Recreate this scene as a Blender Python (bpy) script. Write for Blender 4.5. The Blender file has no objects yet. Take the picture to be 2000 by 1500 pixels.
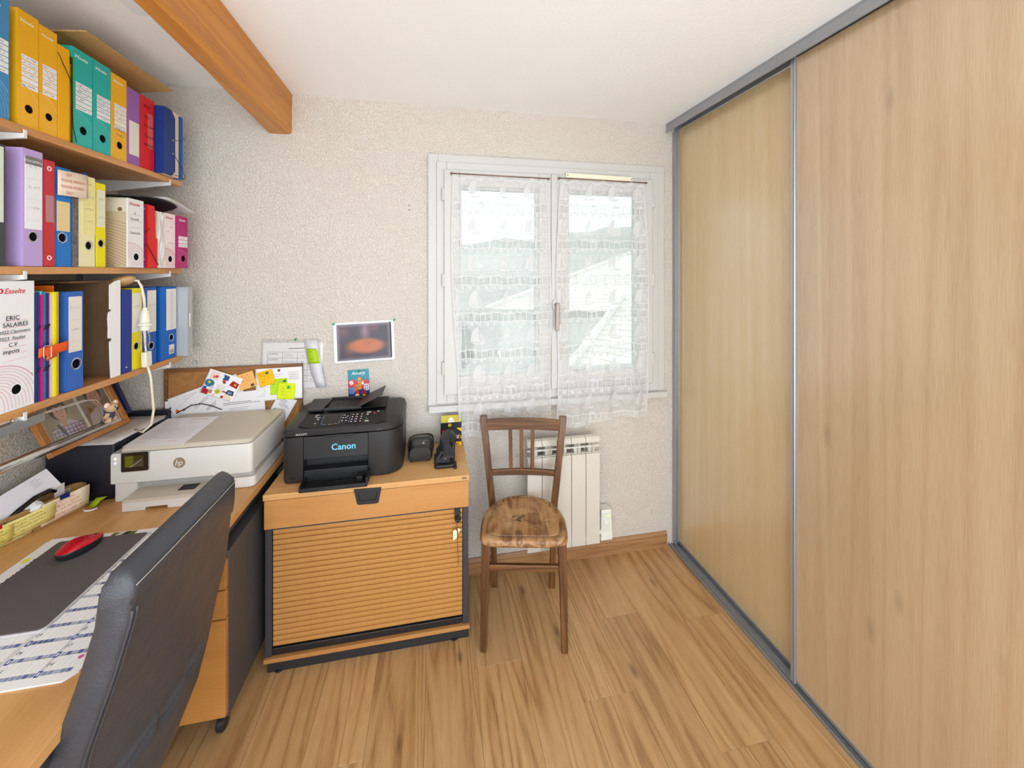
import bpy, bmesh, math, random
import numpy as np
from mathutils import Vector, Matrix

# ------------------------------------------------------------------ camera, world, exposure
scene = bpy.context.scene
COL = scene.collection
cam_data = bpy.data.cameras.new('camera')
cam_data.sensor_width = 36.0
cam_data.lens = 36.0 * 770.0 / 2000.0
cam_data.shift_y = -0.11
cam_data.clip_start = 0.02
cam_data.clip_end = 500
camera = bpy.data.objects.new('camera', cam_data)
COL.objects.link(camera)
camera.location = (0, 0, 1.56)
camera.rotation_euler = (math.pi / 2, 0, -math.atan(153 / 770.0))
scene.camera = camera

world = bpy.data.worlds.new('sky')
scene.world = world
world.use_nodes = True
_bg = world.node_tree.nodes['Background']
_bg.inputs[0].default_value = (0.86, 0.94, 1.0, 1)
_bg.inputs[1].default_value = 2.1

sun_data = bpy.data.lights.new('sun', 'SUN')
sun_data.energy = 2.2; sun_data.angle = math.radians(0.6); sun_data.color = (1.0, 0.95, 0.88)
sun = bpy.data.objects.new('sun', sun_data); COL.objects.link(sun)
sun.location = (-20, 12, 20)
sun.rotation_euler = Vector((.80, .02, -.60)).to_track_quat('-Z', 'Y').to_euler()

scene.view_settings.view_transform = 'Standard'
scene.view_settings.look = 'None'
scene.view_settings.gamma = 1.0
scene.view_settings.use_curve_mapping = False
scene.view_settings.exposure = 1.02

rng = random.Random(7)

# ------------------------------------------------------------------ helpers
def lin(c):
    out = []
    for x in c[:3]:
        x = x / 255.0
        out.append(x / 12.92 if x <= 0.04045 else ((x + 0.055) / 1.055) ** 2.4)
    return (out[0], out[1], out[2], 1.0)

class Fr:
    """a flat frame: origin, x axis, y axis, normal"""
    def __init__(s, O, ex, ey):
        s.O = Vector(O); s.ex = Vector(ex).normalized(); s.ey = Vector(ey).normalized()
        s.n = s.ex.cross(s.ey).normalized()
    def pt(s, x, y, o=0.0):
        return s.O + s.ex * x + s.ey * y + s.n * o
    def rot(s, cx, cy, a):
        c, q = math.cos(a), math.sin(a)
        return Fr(s.pt(cx, cy), s.ex * c + s.ey * q, s.ey * c - s.ex * q)

def FX(x, y, z):    # plane facing +X, x axis to +Y, y axis up
    return Fr((x, y, z), (0, 1, 0), (0, 0, 1))
def FY(x, y, z):    # plane facing -Y, x axis to +X, y axis up
    return Fr((x, y, z), (1, 0, 0), (0, 0, 1))
def FZ(x, y, z):    # plane facing +Z
    return Fr((x, y, z), (1, 0, 0), (0, 1, 0))

OFF = {}
_txt = {}
def text_geo(s, shear=0.0, bold=0.0):
    k = (s, shear, bold)
    if k in _txt: return _txt[k]
    cu = bpy.data.curves.new('t', 'FONT')
    cu.body = s; cu.size = 1.0; cu.shear = shear; cu.offset = bold; cu.resolution_u = 2
    ob = bpy.data.objects.new('t', cu); COL.objects.link(ob)
    dg = bpy.context.evaluated_depsgraph_get()
    me = bpy.data.meshes.new_from_object(ob.evaluated_get(dg))
    vs = [(v.co.x, v.co.y) for v in me.vertices]
    fs = [tuple(p.vertices) for p in me.polygons]
    bpy.data.objects.remove(ob); bpy.data.curves.remove(cu); bpy.data.meshes.remove(me)
    xs = [v[0] for v in vs] or [0]
    r = (vs, fs, min(xs), max(xs))
    _txt[k] = r
    return r

class MB:
    def __init__(s):
        s.v = []; s.f = []; s.c = []
    def add(s, vs, fs, col=None):
        b = len(s.v)
        s.v += [tuple(v) for v in vs]
        for f in fs:
            s.f.append(tuple(i + b for i in f)); s.c.append(col)
        return s
    def box(s, x0, x1, y0, y1, z0, z1, col=None):
        vs = [(x0,y0,z0),(x1,y0,z0),(x1,y1,z0),(x0,y1,z0),(x0,y0,z1),(x1,y0,z1),(x1,y1,z1),(x0,y1,z1)]
        return s.add(vs, [(0,3,2,1),(4,5,6,7),(0,1,5,4),(1,2,6,5),(2,3,7,6),(3,0,4,7)], col)
    def fbox(s, F, x0, x1, y0, y1, n0, n1, col=None):
        vs = [F.pt(x, y, n) for n in (n0, n1) for (x, y) in ((x0,y0),(x1,y0),(x1,y1),(x0,y1))]
        return s.add(vs, [(0,3,2,1),(4,5,6,7),(0,1,5,4),(1,2,6,5),(2,3,7,6),(3,0,4,7)], col)
    def poly(s, F, pts, o=0.0, col=None):
        return s.add([F.pt(x, y, o) for x, y in pts], [tuple(range(len(pts)))], col)
    def rect(s, F, x0, x1, y0, y1, o=0.0, col=None):
        return s.poly(F, [(x0,y0),(x1,y0),(x1,y1),(x0,y1)], o, col)
    def disc(s, F, cx, cy, r, o=0.0, col=None, n=20, ry=None):
        ry = ry or r
        return s.poly(F, [(cx + r*math.cos(2*math.pi*i/n), cy + ry*math.sin(2*math.pi*i/n)) for i in range(n)], o, col)
    def line(s, F, pts, w, o=0.0, col=None):
        for (ax, ay), (bx, by) in zip(pts[:-1], pts[1:]):
            dx, dy = bx-ax, by-ay; L = math.hypot(dx, dy)
            if L < 1e-9: continue
            px, py = -dy/L*w/2, dx/L*w/2
            s.poly(F, [(ax-px,ay-py),(bx-px,by-py),(bx+px,by+py),(ax+px,ay+py)], o, col)
        return s
    def scribble(s, F, x, y, w, h, lw, o, col, seed=0, gaps=True):
        r = random.Random(seed); pts = []; cx = x
        while cx < x + w:
            if gaps and r.random() < 0.13:
                if len(pts) > 1: s.line(F, pts, lw, o, col)
                pts = []; cx += h * 0.6
            pts.append((cx, y + h * (r.random() - 0.5) * (1.5 if r.random() < .2 else .9)))
            cx += h * (0.18 + 0.25 * r.random())
        if len(pts) > 1: s.line(F, pts, lw, o, col)
        return s
    def text(s, F, t, x, y, size, o, col=None, align='l', shear=0.0, bold=0.0, xs=1.0):
        vs, fs, a, b = text_geo(t, shear, bold)
        w = (b - a) * size * xs
        ox = x - a * size * xs
        if align == 'c': ox -= w / 2
        if align == 'r': ox -= w
        return s.add([F.pt(ox + vx*size*xs, y + vy*size, o) for vx, vy in vs], fs, col)
    def prism(s, F, pts, n0, n1, col=None):
        n = len(pts)
        vs = [F.pt(x, y, n0) for x, y in pts] + [F.pt(x, y, n1) for x, y in pts]
        fs = [tuple(range(n-1, -1, -1)), tuple(range(n, 2*n))]
        fs += [(i, (i+1) % n, n + (i+1) % n, n + i) for i in range(n)]
        return s.add(vs, fs, col)
    def tube(s, pts, r, n=8, col=None, closed=False):
        pts = [Vector(p) for p in pts]; m = len(pts)
        rs = r if isinstance(r, (list, tuple)) else [r] * m
        vs = []; up = None
        for i, p in enumerate(pts):
            if closed: d = pts[(i+1) % m] - pts[i-1]
            else: d = pts[min(i+1, m-1)] - pts[max(i-1, 0)]
            d.normalize()
            if up is None:
                up = Vector((0,0,1)) if abs(d.z) < .9 else Vector((1,0,0))
            a = d.cross(up)
            if a.length < 1e-6: a = d.orthogonal()
            a.normalize(); b = a.cross(d).normalized(); up = b
            for k in range(n):
                t = 2*math.pi*k/n
                vs.append(p + (a*math.cos(t) + b*math.sin(t)) * rs[i])
        fs = []
        mm = m if closed else m - 1
        for i in range(mm):
            j = (i+1) % m
            for k in range(n):
                fs.append((i*n+k, i*n+(k+1) % n, j*n+(k+1) % n, j*n+k))
        if not closed:
            fs.append(tuple(range(n-1, -1, -1))); fs.append(tuple(range((m-1)*n, m*n)))
        return s.add(vs, fs, col)
    def lathe(s, F, prof, n=24, col=None, cx=0, cy=0, cap=True, sx=1.0, sy=1.0):
        """profile of (radius, height along the frame normal)"""
        vs = []
        for r, h in prof:
            for k in range(n):
                t = 2*math.pi*k/n
                vs.append(F.pt(cx + r*sx*math.cos(t), cy + r*sy*math.sin(t), h))
        fs = []
        for i in range(len(prof)-1):
            for k in range(n):
                fs.append((i*n+k, i*n+(k+1) % n, (i+1)*n+(k+1) % n, (i+1)*n+k))
        if cap:
            fs.append(tuple(range(n-1, -1, -1))); fs.append(tuple(range((len(prof)-1)*n, len(prof)*n)))
        return s.add(vs, fs, col)
    def sphere(s, c, rx, ry=None, rz=None, n=14, m=9, col=None, R=None):
        ry = ry or rx; rz = rz or rx; c = Vector(c)
        vs = []
        for i in range(m+1):
            ph = math.pi * i / m
            for k in range(n):
                t = 2*math.pi*k/n
                q = Vector((rx*math.sin(ph)*math.cos(t), ry*math.sin(ph)*math.sin(t), -rz*math.cos(ph)))
                if R: q = R @ q
                vs.append(c + q)
        fs = []
        for i in range(m):
            for k in range(n):
                a, b, d, e = i*n+k, i*n+(k+1) % n, (i+1)*n+(k+1) % n, (i+1)*n+k
                if i == 0: fs.append((a, d, e))
                elif i == m-1: fs.append((a, b, e))
                else: fs.append((a, b, d, e))
        return s.add(vs, fs, col)
    def hplate(s, F, x0, x1, y0, y1, cx, cy, r, n0, n1, col=None, n=24):
        """rectangular plate with a round hole through it"""
        inner, outer = [], []
        ang = [2*math.pi*k/n for k in range(n)]
        for X, Y in ((x0,y0),(x1,y0),(x1,y1),(x0,y1)):
            ang.append(math.atan2(Y-cy, X-cx) % (2*math.pi))
        ang = sorted(ang)
        for t in ang:
            ct, st = math.cos(t), math.sin(t)
            inner.append((cx + r*ct, cy + r*st))
            k = 1e9
            if ct > 1e-9: k = min(k, (x1-cx)/ct)
            if ct < -1e-9: k = min(k, (x0-cx)/ct)
            if st > 1e-9: k = min(k, (y1-cy)/st)
            if st < -1e-9: k = min(k, (y0-cy)/st)
            outer.append((cx + k*ct, cy + k*st))
        m = len(ang)
        vs = [F.pt(x, y, n1) for x, y in inner] + [F.pt(x, y, n1) for x, y in outer] \
           + [F.pt(x, y, n0) for x, y in inner] + [F.pt(x, y, n0) for x, y in outer]
        fs = []
        for i in range(m):
            j = (i+1) % m
            fs.append((i, m+i, m+j, j)); fs.append((2*m+i, 2*m+j, 3*m+j, 3*m+i))
            fs.append((m+i, 3*m+i, 3*m+j, m+j)); fs.append((i, j, 2*m+j, 2*m+i))
        return s.add(vs, fs, col)
    def ring(s, F, cx, cy, r0, r1, o, h, col=None, n=24):
        vs = []; fs = []
        for k in range(n):
            t = 2*math.pi*k/n; c, q = math.cos(t), math.sin(t)
            vs += [F.pt(cx+r0*c, cy+r0*q, o), F.pt(cx+r1*c, cy+r1*q, o), F.pt(cx+(r0+r1)/2*c, cy+(r0+r1)/2*q, o+h)]
        for k in range(n):
            j = (k+1) % n
            fs += [(3*k+1, 3*j+1, 3*j+2, 3*k+2), (3*k+2, 3*j+2, 3*j, 3*k)]
        return s.add(vs, fs, col)
    def grid(s, P, col=None, closed=False):
        """P: list of rows of points"""
        n = len(P[0]); vs = [p for row in P for p in row]; fs = []
        for i in range(len(P)-1):
            for k in range(n if closed else n-1):
                l = (k+1) % n
                fs.append((i*n+k, i*n+l, (i+1)*n+l, (i+1)*n+k))
        return s.add(vs, fs, col)
    def sheet(s, P, t=0.0004, nrm=(0,0,1)):
        """thin sheet of real thickness from a grid of points"""
        q = Vector(nrm).normalized() * t
        n = len(P[0]); m = len(P)
        top = [Vector(p) for row in P for p in row]
        vs = [p + q for p in top] + top; N = len(top); fs = []
        for i in range(m-1):
            for k in range(n-1):
                a, b, d, e = i*n+k, i*n+k+1, (i+1)*n+k+1, (i+1)*n+k
                fs.append((a, b, d, e)); fs.append((N+a, N+e, N+d, N+b))
        rim = [k for k in range(n)] + [i*n+n-1 for i in range(1, m)] + [(m-1)*n+k for k in range(n-2, -1, -1)] + [i*n for i in range(m-2, 0, -1)]
        for a, b in zip(rim, rim[1:] + rim[:1]): fs.append((a, N+a, N+b, b))
        return s.add(vs, fs)
    def build(s, name, mat, parent=None, bevel=0.0, smooth=None, seg=2, recalc=True, subsurf=0):
        me = bpy.data.meshes.new(name)
        off = Vector((0,0,0)); loc = Vector((0,0,0))
        if parent is not None:
            off = OFF.get(parent.name, off)
        else:
            xs = [v[0] for v in s.v]; ys = [v[1] for v in s.v]; zs = [v[2] for v in s.v]
            loc = Vector(((min(xs)+max(xs))/2, (min(ys)+max(ys))/2, min(zs)))
            off = loc
        me.from_pydata([tuple(Vector(v) - off) for v in s.v], [], s.f)
        if any(c is not None for c in s.c):
            at = me.color_attributes.new('Col', 'FLOAT_COLOR', 'CORNER')
            arr = np.empty((len(me.loops), 4), dtype=np.float32); i = 0
            for p, c in zip(s.f, s.c):
                arr[i:i+len(p)] = lin(c) if c is not None else (.8,.8,.8,1)
                i += len(p)
            at.data.foreach_set('color', arr.ravel())
        if recalc or bevel > 0:
            bm = bmesh.new(); bm.from_mesh(me)
            if recalc: bmesh.ops.recalc_face_normals(bm, faces=bm.faces)
            if bevel > 0:
                ed = [e for e in bm.edges if len(e.link_faces) == 2 and e.calc_face_angle(0) > 0.5]
                bmesh.ops.bevel(bm, geom=ed, offset=bevel, segments=seg, profile=0.5, affect='EDGES', clamp_overlap=True)
            bm.to_mesh(me); bm.free()
        if smooth:
            me.polygons.foreach_set('use_smooth', [True]*len(me.polygons))
            if smooth is not True: me.set_sharp_from_angle(angle=math.radians(smooth))
        me.materials.append(mat)
        o = bpy.data.objects.new(name, me); COL.objects.link(o)
        if parent is not None:
            o.parent = parent; OFF[o.name] = off
        else:
            o.location = loc; OFF[o.name] = loc
        if subsurf:
            md = o.modifiers.new('s', 'SUBSURF'); md.levels = subsurf; md.render_levels = subsurf
        return o

def tag(o, label, cat, group=None):
    o['label'] = label; o['category'] = cat
    if group: o['group'] = group
    return o
def struct(o, label=None):
    o['kind'] = 'structure'
    if label: o['label'] = label
    return o
def thing(name, label, cat, loc=(0,0,0), rz=0.0, group=None, world=True, rot=None):
    """Empty at the base of a thing; world=True: its parts are given in room coordinates"""
    o = bpy.data.objects.new(name, None); COL.objects.link(o)
    o.empty_display_size = 0.05
    o.location = loc; o.rotation_euler = rot or (0, 0, rz)
    OFF[o.name] = Vector(loc) if world else Vector((0,0,0))
    return tag(o, label, cat, group)

# ------------------------------------------------------------------ materials
def _new(name):
    m = bpy.data.materials.new(name); m.use_nodes = True
    nt = m.node_tree; return m, nt, nt.nodes['Principled BSDF']
def N(nt, t, **kw):
    n = nt.nodes.new(t)
    for k, v in kw.items():
        if k in n.inputs: n.inputs[k].default_value = v
        else: setattr(n, k, v)
    return n
def bumpnode(nt, bs, src, dist, strength=1.0):
    b = N(nt, 'ShaderNodeBump'); b.inputs['Strength'].default_value = strength; b.inputs['Distance'].default_value = dist
    nt.links.new(src, b.inputs['Height']); nt.links.new(b.outputs[0], bs.inputs['Normal'])
_M = {}
def mat(name, c, rough=0.5, metal=0.0, spec=0.5, bump=0.0, bscale=300, coat=0.0, mottle=0.0, trans=0.0):
    if name in _M: return _M[name]
    m, nt, bs = _new(name)
    bs.inputs['Base Color'].default_value = lin(c)
    bs.inputs['Roughness'].default_value = rough; bs.inputs['Metallic'].default_value = metal
    bs.inputs['Specular IOR Level'].default_value = spec; bs.inputs['Coat Weight'].default_value = coat
    tc = N(nt, 'ShaderNodeTexCoord')
    nz = N(nt, 'ShaderNodeTexNoise', Scale=float(bscale), Detail=3.0)
    nt.links.new(tc.outputs['Object'], nz.inputs['Vector'])
    if mottle > 0:
        n2 = N(nt, 'ShaderNodeTexNoise', Scale=float(bscale)/6, Detail=4.0)
        nt.links.new(tc.outputs['Object'], n2.inputs['Vector'])
        hs = N(nt, 'ShaderNodeHueSaturation'); hs.inputs['Color'].default_value = lin(c)
        mr = N(nt, 'ShaderNodeMapRange'); mr.inputs['From Min'].default_value = .3; mr.inputs['From Max'].default_value = .7
        mr.inputs['To Min'].default_value = 1-mottle; mr.inputs['To Max'].default_value = 1+mottle
        nt.links.new(n2.outputs[0], mr.inputs[0]); nt.links.new(mr.outputs[0], hs.inputs['Value'])
        nt.links.new(hs.outputs[0], bs.inputs['Base Color'])
    if bump > 0: bumpnode(nt, bs, nz.outputs[0], bump)
    else:
        mr = N(nt, 'ShaderNodeMapRange'); mr.inputs['To Min'].default_value = max(0, rough-.04); mr.inputs['To Max'].default_value = min(1, rough+.04)
        nt.links.new(nz.outputs[0], mr.inputs[0]); nt.links.new(mr.outputs[0], bs.inputs['Roughness'])
    _M[name] = m
    return m

def wood(name, c0, c1, c2, axis='Y', s=14.0, stretch=.07, ring=9.0, rough=.42, bump=.0004, coat=0.0, fine=.45, ringw=.45, knots=0.0, pores=0.0, spec=.5, rs=1.0, thin=1.0):
    if name in _M: return _M[name]
    m, nt, bs = _new(name); L = nt.links
    tc = N(nt, 'ShaderNodeTexCoord'); oi = N(nt, 'ShaderNodeObjectInfo')
    sc = N(nt, 'ShaderNodeVectorMath', operation='SCALE'); sc.inputs[0].default_value = (7.3, 3.1, 5.7)
    L.new(oi.outputs['Random'], sc.inputs['Scale'])
    ad = N(nt, 'ShaderNodeVectorMath', operation='ADD')
    L.new(tc.outputs['Object'], ad.inputs[0]); L.new(sc.outputs[0], ad.inputs[1])
    mp = N(nt, 'ShaderNodeMapping')
    mp.inputs['Scale'].default_value = tuple(s * stretch if a == axis else s for a in 'XYZ')
    L.new(ad.outputs[0], mp.inputs['Vector'])
    n1 = N(nt, 'ShaderNodeTexNoise', Scale=rs, Detail=2.0, Roughness=.42, Distortion=.3)
    L.new(mp.outputs[0], n1.inputs['Vector'])
    mu = N(nt, 'ShaderNodeMath', operation='MULTIPLY'); mu.inputs[1].default_value = ring * 6.283
    L.new(n1.outputs[0], mu.inputs[0])
    si = N(nt, 'ShaderNodeMath', operation='SINE'); L.new(mu.outputs[0], si.inputs[0])
    r1 = N(nt, 'ShaderNodeMapRange'); r1.inputs['From Min'].default_value = -1; L.new(si.outputs[0], r1.inputs[0])
    pw = N(nt, 'ShaderNodeMath', operation='POWER'); pw.inputs[1].default_value = 1.0/thin; L.new(r1.outputs[0], pw.inputs[0])
    n2 = N(nt, 'ShaderNodeTexNoise', Scale=13.0, Detail=5.0, Roughness=.65); L.new(mp.outputs[0], n2.inputs['Vector'])
    n3 = N(nt, 'ShaderNodeTexNoise', Scale=.8, Detail=2.0); L.new(mp.outputs[0], n3.inputs['Vector'])
    def madd(a, w, b=None):
        x = N(nt, 'ShaderNodeMath', operation='MULTIPLY_ADD'); x.inputs[1].default_value = w
        L.new(a, x.inputs[0])
        if b is not None: L.new(b, x.inputs[2])
        else: x.inputs[2].default_value = 0.0
        return x.outputs[0]
    rest = max(0.0, 1.0 - ringw - fine)
    f = madd(n3.outputs[0], rest, madd(n2.outputs[0], fine, madd(pw.outputs[0], ringw)))
    if pores > 0:
        mp2 = N(nt, 'ShaderNodeMapping')
        mp2.inputs['Scale'].default_value = tuple(s*.6 if a == axis else s * 22 for a in 'XYZ')
        L.new(ad.outputs[0], mp2.inputs['Vector'])
        n4 = N(nt, 'ShaderNodeTexNoise', Scale=1.0, Detail=2.0); L.new(mp2.outputs[0], n4.inputs['Vector'])
        r4 = N(nt, 'ShaderNodeMapRange'); r4.inputs['From Min'].default_value = .3; r4.inputs['From Max'].default_value = .7
        r4.inputs['To Min'].default_value = -1; L.new(n4.outputs[0], r4.inputs[0])
        f = madd(r4.outputs[0], pores, f)
    ra = N(nt, 'ShaderNodeValToRGB'); e = ra.color_ramp.elements
    e[0].position = .22; e[0].color = lin(c0); e[1].position = .78; e[1].color = lin(c2)
    x = e.new(.5); x.color = lin(c1)
    L.new(f, ra.inputs[0]); out = ra.outputs[0]
    if knots > 0:
        mp3 = N(nt, 'ShaderNodeMapping'); mp3.inputs['Scale'].default_value = tuple(s*.12 if a == axis else s*.33 for a in 'XYZ')
        L.new(ad.outputs[0], mp3.inputs['Vector'])
        vo = N(nt, 'ShaderNodeTexVoronoi', Scale=1.0); L.new(mp3.outputs[0], vo.inputs['Vector'])
        kr = N(nt, 'ShaderNodeMapRange'); kr.inputs['From Min'].default_value = .03; kr.inputs['From Max'].default_value = .13
        kr.inputs['To Min'].default_value = knots; kr.inputs['To Max'].default_value = 0.0; L.new(vo.outputs['Distance'], kr.inputs[0])
        mx = N(nt, 'ShaderNodeMix', data_type='RGBA'); mx.inputs['B'].default_value = lin([q*.5 for q in c0])
        mx.inputs[7].default_value = lin([q*.5 for q in c0])
        L.new(kr.outputs[0], mx.inputs[0]); L.new(out, mx.inputs[6]); out = mx.outputs[2]
    hv = N(nt, 'ShaderNodeHueSaturation'); vr = N(nt, 'ShaderNodeMapRange')
    vr.inputs['To Min'].default_value = .93; vr.inputs['To Max'].default_value = 1.07
    L.new(oi.outputs['Random'], vr.inputs[0]); L.new(vr.outputs[0], hv.inputs['Value']); L.new(out, hv.inputs['Color'])
    L.new(hv.outputs[0], bs.inputs['Base Color'])
    bs.inputs['Roughness'].default_value = rough; bs.inputs['Coat Weight'].default_value = coat; bs.inputs['Specular IOR Level'].default_value = spec
    bs.inputs['Coat Roughness'].default_value = .24; bs.inputs['Coat IOR'].default_value = 1.9 if coat > .8 else 1.5
    if bump > 0: bumpnode(nt, bs, n2.outputs[0], bump)
    _M[name] = m
    return m

def printmat(name='print', rough=.7, spec=.3, attr='Col'):
    if name in _M: return _M[name]
    m, nt, bs = _new(name)
    a = N(nt, 'ShaderNodeAttribute'); a.attribute_name = attr
    nz = N(nt, 'ShaderNodeTexNoise', Scale=220.0, Detail=2.0)
    hs = N(nt, 'ShaderNodeHueSaturation'); mr = N(nt, 'ShaderNodeMapRange')
    mr.inputs['To Min'].default_value = .95; mr.inputs['To Max'].default_value = 1.04
    tc = N(nt, 'ShaderNodeTexCoord'); nt.links.new(tc.outputs['Object'], nz.inputs['Vector'])
    nt.links.new(nz.outputs[0], mr.inputs[0]); nt.links.new(mr.outputs[0], hs.inputs['Value'])
    nt.links.new(a.outputs['Color'], hs.inputs['Color']); nt.links.new(hs.outputs[0], bs.inputs['Base Color'])
    bs.inputs['Roughness'].default_value = rough; bs.inputs['Specular IOR Level'].default_value = spec
    _M[name] = m
    return m
def emit(name, c, k):
    m, nt, bs = _new(name)
    bs.inputs['Base Color'].default_value = lin(c)
    bs.inputs['Emission Color'].default_value = lin(c); bs.inputs['Emission Strength'].default_value = k
    return m
def clear(name, tint=(240,245,245), gloss=.08, rough=.05, haze=0.0, fres=.5):
    m = bpy.data.materials.new(name); m.use_nodes = True; nt = m.node_tree
    nt.nodes.remove(nt.nodes['Principled BSDF']); out = nt.nodes['Material Output']
    t = N(nt, 'ShaderNodeBsdfTransparent'); t.inputs[0].default_value = lin(tint)
    g = N(nt, 'ShaderNodeBsdfGlossy'); g.inputs['Roughness'].default_value = rough
    lw = N(nt, 'ShaderNodeLayerWeight'); lw.inputs[0].default_value = .25
    ad = N(nt, 'ShaderNodeMath', operation='MULTIPLY_ADD'); ad.inputs[1].default_value = fres; ad.inputs[2].default_value = gloss
    nt.links.new(lw.outputs['Fresnel'], ad.inputs[0])
    mx = N(nt, 'ShaderNodeMixShader'); nt.links.new(ad.outputs[0], mx.inputs[0])
    nt.links.new(t.outputs[0], mx.inputs[1]); nt.links.new(g.outputs[0], mx.inputs[2])
    last = mx
    if haze > 0:
        d = N(nt, 'ShaderNodeBsdfDiffuse'); d.inputs[0].default_value = lin((235,238,240))
        m2 = N(nt, 'ShaderNodeMixShader'); m2.inputs[0].default_value = haze
        nt.links.new(mx.outputs[0], m2.inputs[1]); nt.links.new(d.outputs[0], m2.inputs[2]); last = m2
    nt.links.new(last.outputs[0], out.inputs['Surface'])
    return m

PRINT = printmat()
GLOSSPRINT = printmat('gloss_print', .25, .5)
BLACKPL = mat('black_plastic', (30,31,34), .42, bump=.00015, bscale=900)
GLOSSBLACK = mat('gloss_black', (18,18,20), .12)
WHITEPVC = mat('white_pvc', (204,202,198), .35)
CHROME = mat('chrome', (215,217,220), .12, 1.0)
STEEL = mat('brushed_steel', (168,172,178), .32, 1.0)
ALU = mat('satin_aluminium', (168,171,176), .36, .7)
PAPER = mat('paper', (236,234,232), .8, spec=.2)
INK = (60,62,80)
# ------------------------------------------------------------------ the room
D = 2.036; XL = -1.36; XR = 1.95; H = 2.40; YB = -0.9
def wallmat(name, c, scale, dist):
    m, nt, bs = _new(name); L = nt.links
    bs.inputs['Base Color'].default_value = lin(c); bs.inputs['Roughness'].default_value = .85
    bs.inputs['Specular IOR Level'].default_value = .2
    tc = N(nt, 'ShaderNodeTexCoord')
    a = N(nt, 'ShaderNodeTexNoise', Scale=scale, Detail=3.0, Roughness=.55, Distortion=.6)
    b = N(nt, 'ShaderNodeTexNoise', Scale=scale*2.7, Detail=2.0)
    c2 = N(nt, 'ShaderNodeTexNoise', Scale=1.3, Detail=3.0)
    for x in (a, b, c2): L.new(tc.outputs['Object'], x.inputs['Vector'])
    r = N(nt, 'ShaderNodeMapRange'); r.inputs['From Min'].default_value = .38; r.inputs['From Max'].default_value = .66
    L.new(a.outputs[0], r.inputs[0])
    x = N(nt, 'ShaderNodeMath', operation='MULTIPLY_ADD'); x.inputs[1].default_value = .35
    L.new(b.outputs[0], x.inputs[0]); L.new(r.outputs[0], x.inputs[2])
    bumpnode(nt, bs, x.outputs[0], dist)
    hs = N(nt, 'ShaderNodeHueSaturation'); hs.inputs['Color'].default_value = lin(c)
    mr = N(nt, 'ShaderNodeMapRange'); mr.inputs['To Min'].default_value = .96; mr.inputs['To Max'].default_value = 1.04
    L.new(c2.outputs[0], mr.inputs[0]); L.new(mr.outputs[0], hs.inputs['Value']); L.new(hs.outputs[0], bs.inputs['Base Color'])
    return m
WALL = wallmat('roughcast_wall', (228,219,208), 125.0, .0034)
CEIL = wallmat('smooth_ceiling', (252,252,252), 60.0, .0003)

# back wall with the window opening
wx0, wx1, wz0, wz1 = .03, 1.22, .90, 2.10
mb = MB()
mb.box(XL-.2, wx0, D, D+.25, 0, H); mb.box(wx1, XR+.2, D, D+.25, 0, H)
mb.box(wx0, wx1, D, D+.25, 0, wz0); mb.box(wx0, wx1, D, D+.25, wz1, H)
struct(mb.build('wall_back', WALL))
struct(MB().box(XL-.2, XL, YB, D, 0, H).build('wall_left', WALL))
struct(MB().box(XR, XR+.2, YB, D, 0, H).build('wall_right', WALL))
struct(MB().box(XL-.2, XR+.2, YB, D+.25, H, H+.15).build('ceiling', CEIL))

# floor of laminate planks
FLOORW = wood('laminate_floor', (138,96,56), (184,142,94), (203,164,118), 'Y', s=26, stretch=.06, ring=11, rs=.30, thin=2.2, rough=.36, bump=.0001, fine=.36, ringw=.26, knots=.6, pores=.08)
SUB = mat('floor_gap', (140,100,60), .8)
floor = struct(MB().box(XL-.2, XR+.2, YB, D+.25, -.12, -.009).build('floor', SUB))
pr = random.Random(3); meshes = {}
for k in range(-4, 11):
    xa = -.598 + .189*k; xb = xa + .189
    xa_ = max(xa, XL); xb_ = min(xb, 1.40)
    if xb_ - xa_ < .02: continue
    first = {7: .456, 9: .38, 8: 1.12, 6: .15, 5: .92}.get(k, pr.uniform(.05, 1.2))
    ys = [YB] + [y for y in (first-1.2, first, first+1.2) if YB+.05 < y < D-.02] + [D]
    for y0, y1 in zip(ys[:-1], ys[1:]):
        m = MB().box(xa_+.0003, xb_-.0003, y0+.0003, y1-.0003, -.009, 0)
        o = m.build('plank', FLOORW, floor, bevel=.0006, seg=1)
        c = Vector(((xa_+xb_)/2, (y0+y1)/2, 0))
        wc = c - Vector(OFF[floor.name])
        o.data.transform(Matrix.Translation(-wc)); o.location = wc

# skirting board along the back wall
SKIRT = wood('skirting_wood', (126,86,50), (160,116,74), (180,136,92), 'X', s=26, stretch=.06, ring=9, rs=.4, thin=2, rough=.5, ringw=.25, fine=.4)
mb = MB().prism(Fr((0, 0, 0), (0, -1, 0), (0, 0, 1)), [(-D, 0), (-D+.014, 0), (-D+.014, .068), (-D+.010, .074), (-D+.006, .082), (-D, .082)], -1.30, .15)
struct(mb.build('baseboard_back', SKIRT))

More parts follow.
